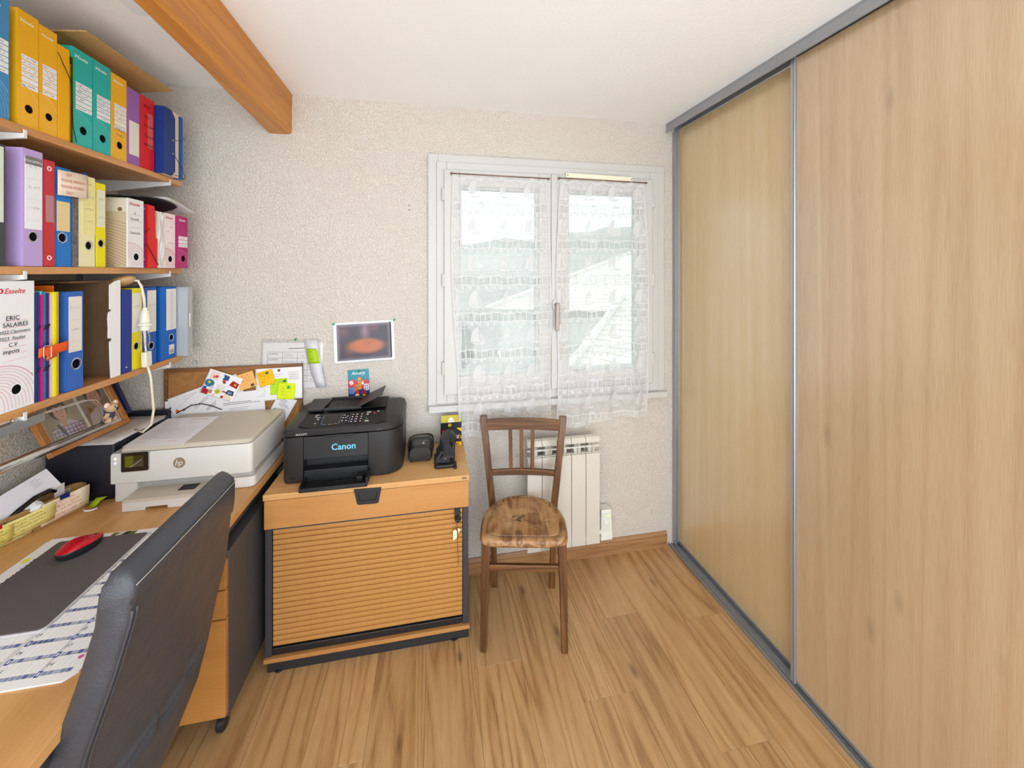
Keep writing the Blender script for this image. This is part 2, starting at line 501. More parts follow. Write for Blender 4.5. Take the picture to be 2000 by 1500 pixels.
# ceiling beam
BEAM = wood('stained_beam', (172,102,24), (200,128,38), (218,148,56), 'Y', s=24, stretch=.06, ring=6, rs=.4, thin=2, rough=.42, bump=.0004, ringw=.22, fine=.38, knots=.7, pores=.04)
mb = MB(); rows = []
bp = [(-.768,2.398),(-.766,2.222),(-.755,2.209),(-.672,2.208),(-.661,2.218),(-.658,2.398)]
rb = random.Random(5)
for i in range(36):
    y = YB + (D-YB)*i/35.0
    j = [(rb.uniform(-.0022,.0022), rb.uniform(-.0022,.0022)) for _ in bp]
    f_ = min(1.0, (D-y)/.88)
    rows.append([(x + (jx if 0 < q < 5 else 0) + (.050 if q < 3 else .015)*f_, y, z + (jz if 0 < q < 5 else 0)) for q, ((x, z), (jx, jz)) in enumerate(zip(bp, j))])
mb.grid(rows, closed=True)
beam = mb.build('ceiling_beam', BEAM, smooth=25)
tag(beam, 'orange stained wooden beam running along the white ceiling', 'beam')

# ------------------------------------------------------------------ window
win = struct(thing('window_1', 'white two-sash window with lace curtains', 'window', (.62, D, .86)))
del win['category']
def ringmesh(mb, x0, x1, z0, z1, w, y0, y1):
    mb.box(x0, x0+w, y0, y1, z0, z1); mb.box(x1-w, x1, y0, y1, z0, z1)
    mb.box(x0+w, x1-w, y0, y1, z1-w, z1); mb.box(x0+w, x1-w, y0, y1, z0, z0+w)
mb = MB(); ringmesh(mb, -.028, 1.279, .878, 2.152, .05, D-.018, D+.02); mb.build('casing', WHITEPVC, win, bevel=.003)
mb = MB(); ringmesh(mb, .014, 1.236, .895, 2.112, .05, D-.027, D+.06); mb.build('frame', WHITEPVC, win, bevel=.003)
MB().box(-.024, 1.285, D-.045, D, .856, .888).build('sill', WHITEPVC, win, bevel=.003)
PANE = clear('window_glass', (202,208,208), .02, .01, fres=.25)
for a, b, ga, gb in ((.051, .606, .127, .54), (.638, 1.193, .70, 1.11)):
    mb = MB()
    z0, z1, g0, g1 = .941, 2.07, 1.03, 1.99
    ya, yb = D-.043, D+.03
    mb.box(a, ga, ya, yb, z0, z1); mb.box(gb, b, ya, yb, z0, z1)
    mb.box(ga, gb, ya, yb, g1, z1); mb.box(ga, gb, ya, yb, z0, g0)
    sash = mb.build('sash', WHITEPVC, win, bevel=.004)
    mb = MB(); ringmesh(mb, ga, gb, g0, g1, .012, D-.03, D+.02); mb.build('glazing_bead', WHITEPVC, sash, bevel=.003)
    MB().box(ga+.004, gb-.004, D-.008, D-.002, g0+.004, g1-.004).build('pane', PANE, sash)
MB().box(.606, .638, D-.05, D+.02, .941, 2.07).build('meeting_strip', WHITEPVC, win, bevel=.004)
for x in (.046, 1.198):
    for z in (1.945, 1.515, 1.075):
        hb = MB().lathe(FZ(x, D-.037, z-.032), [(.0001,0),(.0075,.001),(.0075,.030),(.0066,.0305),(.0066,.0335),(.0075,.034),(.0075,.063),(.0001,.064)], 14)
        hb.build('hinge', WHITEPVC, win, smooth=40)
GREYM = mat('grey_metal', (150,140,130), .35, .8)
hb = MB(); hb.lathe(FY(.622, D-.050, 1.385), [(.0001,0),(.016,.0005),(.016,.010),(.012,.014),(.0001,.0142)], 20, sy=1.9)
hand = hb.build('handle_plate', WHITEPVC, win, smooth=40)
hb = MB(); hb.tube([(.624, D-.062, 1.385), (.624, D-.085, 1.385)], .009, 12)
hb.fbox(Fr((.624, D-.085, 1.255), (1,0,0), (.02,0,1)), -.009, .009, 0, .14, -.004, .012)
hb.build('handle_lever', GREYM, hand, bevel=.003)
vt = thing('window_vent', 'cream air vent strip screwed above the right window sash', 'vent', (.876, D-.027, 2.05))
f = Fr((.685, D-.043, 2.068), (.382, 0, -.006), (0, 0, 1))
CREAM = mat('cream_plastic', (240,234,210), .4)
MB().prism(f, [(0,-.012),(.382,-.012),(.382,.008),(.376,.012),(.006,.012),(0,.008)], 0, .012).build('cover', CREAM, vt, bevel=.002)
for x in (.008, .374):
    MB().lathe(f, [(.003,.012),(.003,.0135),(.0001,.0138)], 10, cx=x).build('screw', mat('dark_metal', (60,58,55), .4, .8), vt)

# ------------------------------------------------------------------ lace curtains
def lacemat():
    m = bpy.data.materials.new('lace'); m.use_nodes = True; nt = m.node_tree; L = nt.links
    nt.nodes.remove(nt.nodes['Principled BSDF'])
    a = N(nt, 'ShaderNodeAttribute'); a.attribute_name = 'lace'
    t = N(nt, 'ShaderNodeBsdfTransparent')
    d = N(nt, 'ShaderNodeBsdfDiffuse'); d.inputs[0].default_value = (.98,.98,.98,1)
    r = N(nt, 'ShaderNodeBsdfTranslucent'); r.inputs[0].default_value = (.94,.945,.95,1)
    m1 = N(nt, 'ShaderNodeMixShader'); m1.inputs[0].default_value = .36
    rg = N(nt, 'ShaderNodeValToRGB'); rg.color_ramp.elements[0].position = .58; rg.color_ramp.elements[0].color = (.98,.98,.98,1); rg.color_ramp.elements[1].position = .86; rg.color_ramp.elements[1].color = (.35,.35,.35,1)
    L.new(a.outputs['Fac'], rg.inputs[0]); L.new(rg.outputs[0], r.inputs[0])
    m2 = N(nt, 'ShaderNodeMixShader')
    L.new(d.outputs[0], m1.inputs[1]); L.new(r.outputs[0], m1.inputs[2])
    L.new(a.outputs['Fac'], m2.inputs[0]); L.new(t.outputs[0], m2.inputs[1]); L.new(m1.outputs[0], m2.inputs[2])
    L.new(m2.outputs[0], nt.nodes['Material Output'].inputs['Surface'])
    return m
LACE = lacemat()
def lace_density(s, d, off, hgt, seed):
    q = np.random.RandomState(seed)
    o = np.full(s.shape, .46)
    o += (q.rand(s.shape[0], 1) - .5) * .10 + (q.rand(*s.shape) - .5) * .06
    P = .185; dd = (d - .128) % P
    ss = s + off
    up = .010 + .0055*np.sin(2*np.pi*ss/.137)
    lo = .050 + .0025*np.sin(2*np.pi*ss/.137 + .8)
    inb = (dd > up) & (dd < lo)
    bars = ((ss/.0088) % 1.0) < .42
    o = np.where(inb, np.where(bars, .96, .10), o)
    o = np.where(np.abs(dd-up) < .0022, .97, o); o = np.where(np.abs(dd-up+.006) < .0013, .8, o)
    o = np.where(np.abs(dd-lo) < .0022, .97, o)
    fx = ((ss + .02) % .039) - .0195
    rr = np.hypot(fx, (dd-.0615)*.8)
    o = np.where((rr < .0085) & (np.abs(fx) > .0016), .97, o)
    f2 = (ss % .039) - .0195
    o = np.where((np.hypot(f2, dd-.054) < .0055), .8, o)
    sh = ((ss + .03) % .137) - .0685
    rs = np.hypot(sh, (dd - up) + .001)
    ang = np.arctan2(sh, -(dd-up)+.001)
    dq = np.where(dd > P-.03, dd-P, dd)
    upq = .010 + .0055*np.sin(2*np.pi*ss/.137)
    hq = upq - dq
    rs = np.hypot(sh, hq)
    o = np.where((hq > 0) & (rs < .017) & (np.abs(np.sin(ang*4)) > .25), .95, o)
    def tri(x, y, a, b, c):
        def sd(p, r): return (x-r[0])*(p[1]-r[1]) - (p[0]-r[0])*(y-r[1])
        A, B, C = sd(a, b), sd(b, c), sd(c, a)
        return ((A >= 0) & (B >= 0) & (C >= 0)) | ((A <= 0) & (B <= 0) & (C <= 0))
    for kind, sp in ((0, 0.0), (1, .146), (2, .292)):
        x = ((ss - sp + .22) % .438) - .219
        y = .160 - dd
        main = tri(x, y, (.000,.078), (-.036,.010), (-.002,.008)) | ((np.hypot(x+.002, (y-.008)*.52) < .037) & (x < -.002) & (y > .008))
        jib = tri(x, y, (.003,.074), (.003,.008), (.034,.010))
        if kind == 2:
            main = (np.hypot(x-.02, (y-.008)*.55) < .04) & (x < .014) & (y > .010); jib = main & (np.abs(y-.035) < .009)
            o = np.where(main, .88, o); o = np.where(jib, .95, o)
        else:
            o = np.where(main, .96, o)
            e = tri(x, y, (.004,.069), (.004,.010), (.030,.011))
            o = np.where(jib & ~e, .95, np.where(jib, .6, o))
        o = np.where((np.abs(x) < .0012) & (y > 0) & (y < .085), .95, o)
        hull = (np.abs(x) < .034 - np.maximum(0, .006-y)*1.2) & (y > -.006) & (y < .006)
        o = np.where(hull, .96, o)
        bx, by = np.abs(x - .073), y - .073
        o = np.where((bx < .011) & (np.abs(by - .006*np.sin(bx/.011*2.4)) < .0016), .92, o)
    wav = (np.abs(np.sin(ss*150 + 9*np.sin(dd*300))) > .985) & (dd > .13) & (dd < .18)
    o = np.where(wav, .70, o)
    o = np.where(np.abs(s - .052) < .0013, .85, o)
    o = np.where((s < .006) | (s > s.max()-.006), .9, o)
    o = np.where(d < .02, .66, o)
    fr = d > hgt - .02
    o = np.where(fr, np.where(((ss/.006) % 1.0) < .5, .8, .05), o)
    return np.clip(o, .03, .985)
def curtain(name, label, xt0, xt1, xb0, xb1, zt, hgt, off, seed, hem):
    nx, nz = 190, 520
    U = np.linspace(0, 1, nx)[None, :].repeat(nz, 0); V = np.linspace(0, 1, nz)[:, None].repeat(nx, 1)
    h = hgt + hem(U)
    bulge = np.clip((V-.0)/.12, 0, 1)**.5
    x0 = xt0 + (xb0-xt0)*V - .018*np.sin(np.pi*np.clip(V*1.35,0,1))
    x1 = xt1 + (xb1-xt1)*V + .014*np.sin(np.pi*np.clip(V*1.2,0,1))
    X = x0 + (x1-x0)*U
    A = .0035 + .0105*np.clip((V-.62)/.3, 0, 1)**1.2
    Y = D-.062 + A*np.sin(2*np.pi*(U*3.1 + .25*np.sin(4*V) + off)) + .002*np.sin(2*np.pi*(U*9+V*3)) \
        - .008*np.exp(-((V-.86)/.035)**2) + .010*np.clip((V-.90)/.06, 0, 1)
    Z = zt - V*h - .007*(1-np.cos(2*np.pi*(U*6)))*np.exp(-V*60)
    me = bpy.data.meshes.new(name)
    vs = np.stack([X, Y, Z], -1).reshape(-1, 3)
    loc = Vector(((xt0+xt1)/2, D-.06, zt-hgt))
    vs = vs - np.array(loc)
    idx = np.arange(nx*nz).reshape(nz, nx)
    q = np.stack([idx[:-1,:-1], idx[1:,:-1], idx[1:,1:], idx[:-1,1:]], -1).reshape(-1, 4)
    me.vertices.add(len(vs)); me.vertices.foreach_set('co', vs.astype(np.float32).ravel())
    me.loops.add(q.size); me.loops.foreach_set('vertex_index', q.astype(np.int32).ravel())
    me.polygons.add(len(q)); me.polygons.foreach_set('loop_start', (np.arange(len(q))*4).astype(np.int32))
    me.update(calc_edges=True)
    at = me.attributes.new('lace', 'FLOAT', 'POINT')
    w = (xt1-xt0)*1.04
    at.data.foreach_set('value', lace_density(U*w, V*h, off*.4, h, seed).astype(np.float32).ravel())
    me.polygons.foreach_set('use_smooth', np.ones(len(q), dtype=bool))
    me.materials.append(LACE)
    o = bpy.data.objects.new(name, me); COL.objects.link(o); o.location = loc
    return tag(o, label, 'curtain', 'lace curtains of the window')
curtain('lace_curtain', 'sheer white lace curtain with sailing boats on the left window sash', .093, .578, .125, .602, 2.040, 1.27, .07, 1, lambda u: .02*np.sin(5*u+.6)+.03*(1-u))
curtain('lace_curtain', 'sheer white lace curtain with sailing boats on the right sash beside the wardrobe', .652, 1.130, .635, 1.160, 2.044, 1.30, .31, 2, lambda u: -.02*u+.012*np.sin(7*u))
for lab, x0, x1, z in (('left', .086, .588, 2.046), ('right', .645, 1.142, 2.048)):
    rod = thing('curtain_rod', 'thin bronze curtain rod on the %s window sash' % lab, 'curtain rod', ((x0+x1)/2, D-.06, z), group='rods of the lace curtains')
    RODM = mat('bronze_rod', (140,105,90), .35, .7)
    MB().tube([(x0, D-.062, z), (x1, D-.062, z-.004)], .0028, 8).build('rod', RODM, rod, smooth=True)
    for x in (x0, x1):
        MB().sphere((x, D-.062, z-(.004 if x == x1 else 0)), .006).build('finial', RODM, rod, smooth=True)
        MB().tube([(x, D-.060, z-.002), (x, D-.0435, z-.002)], .0025, 8).build('hook', RODM, rod, smooth=True)

# ------------------------------------------------------------------ outside the window
HILLM = mat('wooded_hillside', (150,145,138), .9, bump=.3, bscale=.5, mottle=.25)
mb = MB(); rows = []; rh = random.Random(9)
for i in range(14):
    y = 18 + 55*i/13.0; row = []
    for k in range(60):
        x = -45 + 165*k/59.0
        t = max(0, min(1, (y-18)/42.0)); top = 4.9 + .13*max(-10, x)
        z = -4.5 + (top+4.5)*t**.8 + (rh.uniform(-.35,.5) if i > 3 else 0)
        row.append((x, y, z))
    rows.append(row)
mb.grid(rows)
hill = tag(mb.build('wooded_hill', HILLM, smooth=True), 'hazy wooded hillside beyond the window under the sky', 'hill')
GROUND = mat('garden_ground', (120,124,112), .95, mottle=.3, bscale=3)
struct(MB().box(-30, 60, 2.6, 20, -4.8, -4.5).build('ground_outside', GROUND))
TILE = mat('pale_roof_tile', (226,214,204), .85, mottle=.06, bscale=30)
RWALL = mat('house_wall', (226,222,214), .9)
def roof(name, label, A, B, C, Dd, n):
    A, B, C, Dd = map(Vector, (A, B, C, Dd))
    r = thing(name, label, 'roof', tuple(A))
    nr = (B-A).cross(Dd-A).normalized()
    if nr.z < 0: nr = -nr
    tiles = MB(); t = .03
    for i in range(n):
        a, b = i/n, (i+1.08)/n
        p = [A.lerp(Dd, a), B.lerp(C, a), B.lerp(C, min(1,b)), A.lerp(Dd, min(1,b))]
        vs = [p[0]+nr*t, p[1]+nr*t, p[2], p[3], p[0]-nr*.02, p[1]-nr*.02, p[2]-nr*.05, p[3]-nr*.05]
        tiles.add(vs, [(0,1,2,3),(7,6,5,4),(0,4,5,1),(1,5,6,2),(2,6,7,3),(3,7,4,0)])
    o = tiles.build('tile_courses', TILE, r); o['kind'] = 'stuff'
    g = MB()
    lo = min(A.z, B.z) - 3.2
    q = [A.lerp(Dd,.06), B.lerp(C,.06), B.lerp(C,.94), A.lerp(Dd,.94)]
    vs = [Vector(p) - nr*.12 for p in q] + [Vector((p.x, p.y, -4.5)) for p in q]
    g.add(vs, [(0,1,2,3),(7,6,5,4),(0,4,5,1),(1,5,6,2),(2,6,7,3),(3,7,4,0)]).build('wall', RWALL, r)
    MB().tube([A+nr*.05, A.lerp(Dd,.5)+nr*.05, Dd+nr*.05], .07, 8).build('hip_ridge', TILE, r, smooth=True)
roof('house_roof', 'pale tiled roof of a farther house beyond the window', (1.5,11.2,.48), (13,11.0,.05), (14,17.5,3.0), (9.2,17,2.45), 22)
roof('house_roof', 'pale tiled roof of the nearer house low in the right window sash', (1.95,5.8,-.05), (5.2,5.0,-.9), (7.5,8.6,1.35), (4.2,8.3,.95), 16)
rb = random.Random(21)
LEAF = mat('garden_shrub', (104,108,98), .9, bump=.05, bscale=6, mottle=.3)
for i, (x, y, z, r, lb) in enumerate(((.55,9.3,-1.5,.75,'garden shrub at the left of the left window sash'), (2.55,9.3,-1.35,.8,'garden shrub below the farther house in the left window sash'), (.3,12.6,-.8,1.0,'tall garden shrub farther back in the left window sash'))):
    mb = MB()
    mb.sphere((x, y, z), r, r*.9, r*.8, 16, 10)
    mb.v = [tuple(Vector(v) + Vector((rb.uniform(-1,1), rb.uniform(-1,1), rb.uniform(-1,1)))*r*.10) for v in mb.v]
    b = thing('garden_shrub', 'grey-green ' + lb, 'shrub', (x, y, -4.5), group='shrubs in the garden outside')
    mb.build('foliage', LEAF, b, smooth=True)
    MB().tube([(x, y, -4.5), (x+.05, y, z-r*.5)], [.08,.05], 7).build('stem', mat('bark', (90,80,70), .9), b)
sh = thing('garden_shed', 'small cream shed low in the left window sash', 'shed', (3.0, 14, -4.5))
MB().box(2.55, 3.3, 14, 15.2, -4.5, -1.6).build('wall', mat('shed_wall', (222,212,180), .9), sh)
MB().prism(Fr((0,13.9,0),(1,0,0),(0,0,1)), [(2.45,-1.62),(3.4,-1.62),(2.93,-1.3)], 0, -1.45).build('gable_roof', TILE, sh)

# ------------------------------------------------------------------ wardrobe with sliding doors
WARDF = wood('wardrobe_ash_light', (204,172,122), (214,186,140), (222,198,156), 'Z', s=26, stretch=.03, ring=3, rs=.5, rough=.36, bump=.00005, fine=.5, ringw=.10, pores=.09, coat=1.0)
WARDN = wood('wardrobe_ash_pinkish', (178,146,112), (193,164,128), (204,178,144), 'Z', s=22, stretch=.03, ring=8, rs=.30, thin=1.8, rough=.38, bump=.00005, fine=.42, ringw=.16, pores=.10, coat=1.0, knots=.25)
YJ = 1.243
wr = thing('sliding_wardrobe', 'built-in wardrobe with two ash sliding doors along the right side', 'wardrobe', (1.35, 1.0, 0))
def sliding(label, x, y0, y1, m, z0=.022, z1=2.362):
    t = MB().box(x, x+.018, y0+.012, y1-.012, z0+.012, z1-.004).build('door', m, wr)
    t['label'] = label
    for y in (y0, y1-.02):
        mb = MB().prism(Fr((0,0,z0),(1,0,0),(0,1,0)), [(x-.010,y+.003),(x-.007,y),(x+.022,y),(x+.022,y+.02),(x-.007,y+.02),(x-.010,y+.017),(x-.006,y+.010)], 0, z1-z0)
        mb.build('stile', ALU, t)
    MB().box(x-.003, x+.021, y0+.02, y1-.02, z0, z0+.012).build('bottom_rail', ALU, t, bevel=.001)
sliding('light ash sliding door next to the window', 1.366, YJ-.03, 2.030, WARDF)
sliding('pinkish ash sliding door at the right edge', 1.329, -.05, YJ+.012, WARDN)
tr = MB().box(1.312, 1.398, YB+.02, D-.002, .0004, .004).build('floor_track', ALU, wr)
for x in (1.312, 1.331, 1.350, 1.369, 1.394):
    MB().box(x, x+.004, YB+.02, D-.002, .004, .014 if x not in (1.331, 1.369) else .009).build('rib', ALU, tr, bevel=.001)
tt = MB().box(1.300, 1.400, YB+.02, D-.002, 2.392, 2.3995).build('ceiling_track', ALU, wr)
MB().box(1.300, 1.306, YB+.02, D-.002, 2.350, 2.392).build('fascia', ALU, tt, bevel=.0012)
MB().box(1.352, 1.356, YB+.02, D-.002, 2.358, 2.392).build('divider_rib', ALU, tt)
MB().box(1.296, 1.300, YB+.02, D-.002, 2.348, 2.353).build('lip', ALU, tt, bevel=.001)
# end filler between wardrobe and window wall
struct(MB().box(1.340, 1.350, D-.03, D-.002, .014, 2.35).build('trim_1', ALU))
struct(MB().box(1.41, 1.43, YB, YB+.02, 0, 2.35).build('trim_2', WHITEPVC))
# ------------------------------------------------------------------ radiator
RADM = mat('radiator_enamel', (216,209,196), .35)
RADI = mat('radiator_inner', (205,200,190), .5)
rad = thing('radiator', 'cream five-section aluminium radiator on the wall behind the chair', 'radiator', (.655, 1.965, .143))
x = .461
for i in range(5):
    a, b = x + .078*i + .0012, x + .078*(i+1) - .0012; c = (a+b)/2
    MB().box(a, b, 1.926, 1.930, .143, .616).build('front_panel', RADM, rad, bevel=.0015)
    MB().prism(Fr((a,0,0),(0,-1,0),(0,0,1)), [(-1.985,.66),(-1.985,.69),(-1.955,.703),(-1.936,.698),(-1.926,.684),(-1.926,.672),(-1.934,.668),(-1.940,.672)], 0, a-b).build('top_cap', RADM, rad, bevel=.001)
    mb = MB(); mb.box(c-.0015, c+.0015, 1.928, 1.99, .60, .69)
    mb.prism(Fr((a,0,0),(0,-1,0),(0,0,1)), [(-1.930,.648),(-1.934,.655),(-1.960,.640),(-1.960,.634)], 0, a-b)
    mb.prism(Fr((a,0,0),(0,-1,0),(0,0,1)), [(-1.932,.616),(-1.936,.620),(-1.965,.602),(-1.965,.596)], 0, a-b)
    mb.build('grille_fin', RADM, rad)
    MB().box(c-.02, c+.02, 1.945, 1.985, .15, .66).build('core', RADI, rad, bevel=.004)
    MB().box(c-.0012, c+.0012, 1.930, 2.0, .145, .60).build('inner_fin', RADI, rad)
for z in (.25, .60):
    MB().tube([(x+.01, 1.968, z), (x+.40, 1.968, z)], .013, 12).build('manifold', RADI, rad, smooth=40)
for xx in (.50, .80):
    MB().box(xx-.015, xx+.015, 1.985, D, .58, .62).build('wall_bracket', RADI, rad)
thermo = thing('radiator_control', 'white thermostat box with dial and green light beside the radiator', 'thermostat', (.91, 1.99, .125))
CB = mat('ivory_plastic', (238,236,226), .4)
f = Fr((.873, 1.965, .125), (.07, 0.0, 0), (0, .02, 1))
MB().prism(f, [(0,0),(.066,0),(.060,.160),(.004,.160)], -.06, 0).build('body', CB, thermo, bevel=.003)
MB().prism(f, [(.008,.045),(.052,.045),(.050,.145),(.009,.145)], .0002, .0025).build('fascia', mat('ivory_panel', (228,226,216), .5), thermo, bevel=.001)
MB().lathe(f, [(.012,.0025),(.012,.006),(.010,.008),(.0001,.008)], 20, cx=.028, cy=.10).build('dial', CB, thermo, smooth=40)
MB().lathe(f, [(.005,.0025),(.005,.005),(.0001,.0052)], 12, cx=.018, cy=.128).build('button', CB, thermo)
MB().lathe(f, [(.0032,.0025),(.003,.0045),(.0001,.005)], 10, cx=.040, cy=.130).build('indicator_light', emit('green_led', (170,235,40), 2.0), thermo)
MB().tube([(.875, 1.972, .17), (.85, 1.972, .17)], .012, 10).build('stub', CB, thermo)

# ------------------------------------------------------------------ wooden bistro chair
CHW = wood('chair_walnut', (66,37,14), (96,59,26), (122,79,40), 'Z', s=30, stretch=.08, ring=6, rs=.5, thin=1.6, rough=.42, bump=.0003, coat=.1, ringw=.35)
CHWX = wood('chair_walnut_rails', (68,38,14), (98,61,27), (124,81,41), 'X', s=30, stretch=.08, ring=6, rs=.5, thin=1.6, rough=.42, bump=.0003, coat=.1, ringw=.35)
def seatmat():
    m = wood('worn_seat', (106,66,32), (146,99,54), (178,134,86), 'Y', s=20, stretch=.12, ring=4, rough=.38, bump=.0003, coat=.15)
    nt = m.node_tree; L = nt.links; bs = nt.nodes['Principled BSDF']
    src = bs.inputs['Base Color'].links[0].from_socket
    tc = N(nt, 'ShaderNodeTexCoord')
    nz = N(nt, 'ShaderNodeTexNoise', Scale=9.0, Detail=6.0, Roughness=.7); L.new(tc.outputs['Object'], nz.inputs['Vector'])
    r = N(nt, 'ShaderNodeMapRange'); r.inputs['From Min'].default_value = .48; r.inputs['From Max'].default_value = .68
    L.new(nz.outputs[0], r.inputs[0])
    mx = N(nt, 'ShaderNodeMix', data_type='RGBA'); mx.inputs[7].default_value = lin((206,168,118))
    sc = N(nt, 'ShaderNodeMath', operation='MULTIPLY'); sc.inputs[1].default_value = .75
    L.new(r.outputs[0], sc.inputs[0]); L.new(sc.outputs[0], mx.inputs[0]); L.new(src, mx.inputs[6])
    # dark stain near the middle of the seat
    mp = N(nt, 'ShaderNodeMapping'); mp.inputs['Location'].default_value = (.02, -.155, -.45)
    L.new(tc.outputs['Object'], mp.inputs['Vector'])
    ln = N(nt, 'ShaderNodeVectorMath', operation='LENGTH'); L.new(mp.outputs[0], ln.inputs[0])
    n2 = N(nt, 'ShaderNodeTexNoise', Scale=55.0, Detail=5.0); L.new(tc.outputs['Object'], n2.inputs['Vector'])
    ad = N(nt, 'ShaderNodeMath', operation='MULTIPLY_ADD'); ad.inputs[1].default_value = .09
    L.new(n2.outputs[0], ad.inputs[0]); L.new(ln.outputs['Value'], ad.inputs[2])
    r2 = N(nt, 'ShaderNodeMapRange'); r2.inputs['From Min'].default_value = .058; r2.inputs['From Max'].default_value = .078
    r2.inputs['To Min'].default_value = .8; r2.inputs['To Max'].default_value = 0.0; L.new(ad.outputs[0], r2.inputs[0])
    m2 = N(nt, 'ShaderNodeMix', data_type='RGBA'); m2.inputs[7].default_value = lin((58,42,30))
    L.new(r2.outputs[0], m2.inputs[0]); L.new(mx.outputs[2], m2.inputs[6]); L.new(m2.outputs[2], bs.inputs['Base Color'])
    return m
SEATM = seatmat()
ch = thing('wooden_chair', 'old brown wooden bistro chair with worn seat in front of the window', 'chair', (.361, 1.564, 0), math.atan2(-.212, .977), world=False)
def bar(mb, pts, w, d, ax=(1,0,0)):
    """rectangular bar along points; w along ax, d across"""
    pts = [Vector(p) for p in pts]; ax = Vector(ax); rows = []
    for i, p in enumerate(pts):
        t = (pts[min(i+1, len(pts)-1)] - pts[max(i-1, 0)]).normalized()
        b = t.cross(ax).normalized(); a = b.cross(t).normalized()
        ww = w[i] if isinstance(w, (list, tuple)) else w; dq = d[i] if isinstance(d, (list, tuple)) else d
        rows.append([p - a*ww/2 - b*dq/2, p + a*ww/2 - b*dq/2, p + a*ww/2 + b*dq/2, p - a*ww/2 + b*dq/2])
    mb.grid(rows, closed=True)
    b0 = len(mb.v) - 4*len(pts)
    mb.f.append((b0+3, b0+2, b0+1, b0)); mb.c.append(None)
    e = len(mb.v) - 4; mb.f.append((e, e+1, e+2, e+3)); mb.c.append(None)
    return mb
for sx in (-1, 1):
    bar(MB(), [(sx*.166, .016, 0), (sx*.163, .028, .22), (sx*.158, .040, .435)], [.026,.031,.036], [.026,.031,.036]).build('front_leg', CHW, ch, bevel=.004)
    bar(MB(), [(sx*.142, .352, 0), (sx*.146, .334, .22), (sx*.152, .322, .44), (sx*.165, .320, .56), (sx*.182, .326, .72), (sx*.192, .334, .80), (sx*.196, .342, .848)], [.026,.028,.030,.030,.030,.032,.034], [.030,.034,.036,.034,.030,.028,.026]).build('rear_post', CHW, ch, bevel=.003)
    bar(MB(), [(sx*.161, .040, .315), (sx*.146, .33, .335)], .014, .022, (1,0,0)).build('side_stretcher', CHWX, ch, bevel=.003)
def curvebar(name, z, h, th, xw, y, bow, n=9, taper=0):
    mb = MB(); rows = []
    for i in range(n):
        t = -1 + 2*i/(n-1); yy = y + bow*(1-t*t)
        zt = z + h/2 + taper*(1-t*t)
        rows.append([(t*xw, yy-th/2, z-h/2), (t*xw, yy+th/2, z-h/2), (t*xw, yy+th/2, zt), (t*xw, yy-th/2, zt)])
    mb.grid(rows, closed=True)
    mb.f += [(0,1,2,3), (len(mb.v)-1, len(mb.v)-2, len(mb.v)-3, len(mb.v)-4)]; mb.c += [None, None]
    return mb.build(name, CHWX, ch, bevel=.003)
curvebar('crest_rail', .806, .052, .018, .182, .330, .014, taper=.004)
curvebar('lower_back_rail', .577, .026, .018, .154, .320, .010, taper=.004)
for xx in (-.060, -.008, .044):
    bar(MB(), [(xx, .332, .588), (xx*1.06, .340, .786)], .018, .009, (1,0,0)).build('back_slat', CHW, ch, bevel=.002)
bar(MB(), [(-.150, .035, .330), (.150, .035, .330)], .026, .018, (0,0,1)).build('front_stretcher', CHWX, ch, bevel=.003)
bar(MB(), [(-.138, .338, .30), (.138, .338, .30)], .024, .016, (0,0,1)).build('rear_stretcher', CHWX, ch, bevel=.003)
# seat: rim frame with dished plywood panel
def seat_outline(grow, n=44):
    pts = []
    W, y0, y1 = .182+grow, .008-grow, .336+grow
    for i in range(n):
        t = 2*math.pi*i/n
        cx, cy = math.cos(t), math.sin(t)
        ex = 3.2 if cy < 0 else 2.3
        x_ = W*math.copysign(abs(cx)**(2/(7.0 if cy < 0 else 2.5)), cx)
        y_ = math.copysign(abs(cy)**(2/(7.0 if cy < 0 else 2.2)), cy)
        if cy > 0: x_ *= (1 - .12*max(0, y_))
        pts.append((x_, .15 + (y_*(y1-.15) if cy > 0 else y_*(.15-y0))))
    return pts
def seatrings(spec):
    mb = MB(); rows = [[(px, py, z) for px, py in seat_outline(g)] for g, z in spec]
    mb.grid(rows, closed=True)
    return mb, len(rows[0])
mb, n = seatrings([(-.012,.426),(-.002,.428),(.004,.436),(.004,.450),(0,.457),(-.006,.460),(-.022,.460),(-.027,.457)])
mb.f.append(tuple(range(n-1,-1,-1))); mb.c.append(None)
mb.f.append(tuple(range(len(mb.v)-n, len(mb.v)))); mb.c.append(None)
mb.build('seat', SEATM, ch, smooth=35)
mb, n = seatrings([(-.0285,.4575),(-.030,.4600),(-.045,.4595),(-.075,.4588),(-.11,.4584)])
mb.f.append(tuple(range(len(mb.v)-n, len(mb.v)))); mb.c.append(None)
mb.build('seat_panel', SEATM, ch, smooth=35)

# ------------------------------------------------------------------ tambour cabinet
BEECH = wood('beech_laminate', (204,148,90), (216,164,104), (224,176,116), 'X', s=16, stretch=.07, ring=2.4, rough=.4, bump=.0001, fine=.5, ringw=.16)
BEECHD = wood('beech_front_shaded', (174,118,62), (186,130,72), (196,142,82), 'X', s=16, stretch=.07, ring=2.4, rough=.42, bump=.0001, fine=.5, ringw=.12)  # same beech as the top, darkened: shade of the front put into the colour
TAMB = mat('tambour_slat', (188,134,72), .45, mottle=.04)  # slat colour also lowered to carry the shade on the front
CABD = mat('cabinet_charcoal', (58,56,60), .5)
cab = thing('tambour_cabinet', 'low beech cabinet with roller shutter front under the black printer', 'cabinet', (-.25, 1.86, 0))
cx0, cx1, cy0, cy1 = -.643, .146, 1.690, 2.018
MB().box(cx0-.004, cx1+.002, cy0-.012, cy1, .672, .695).build('top_board', BEECH, cab, bevel=.002)
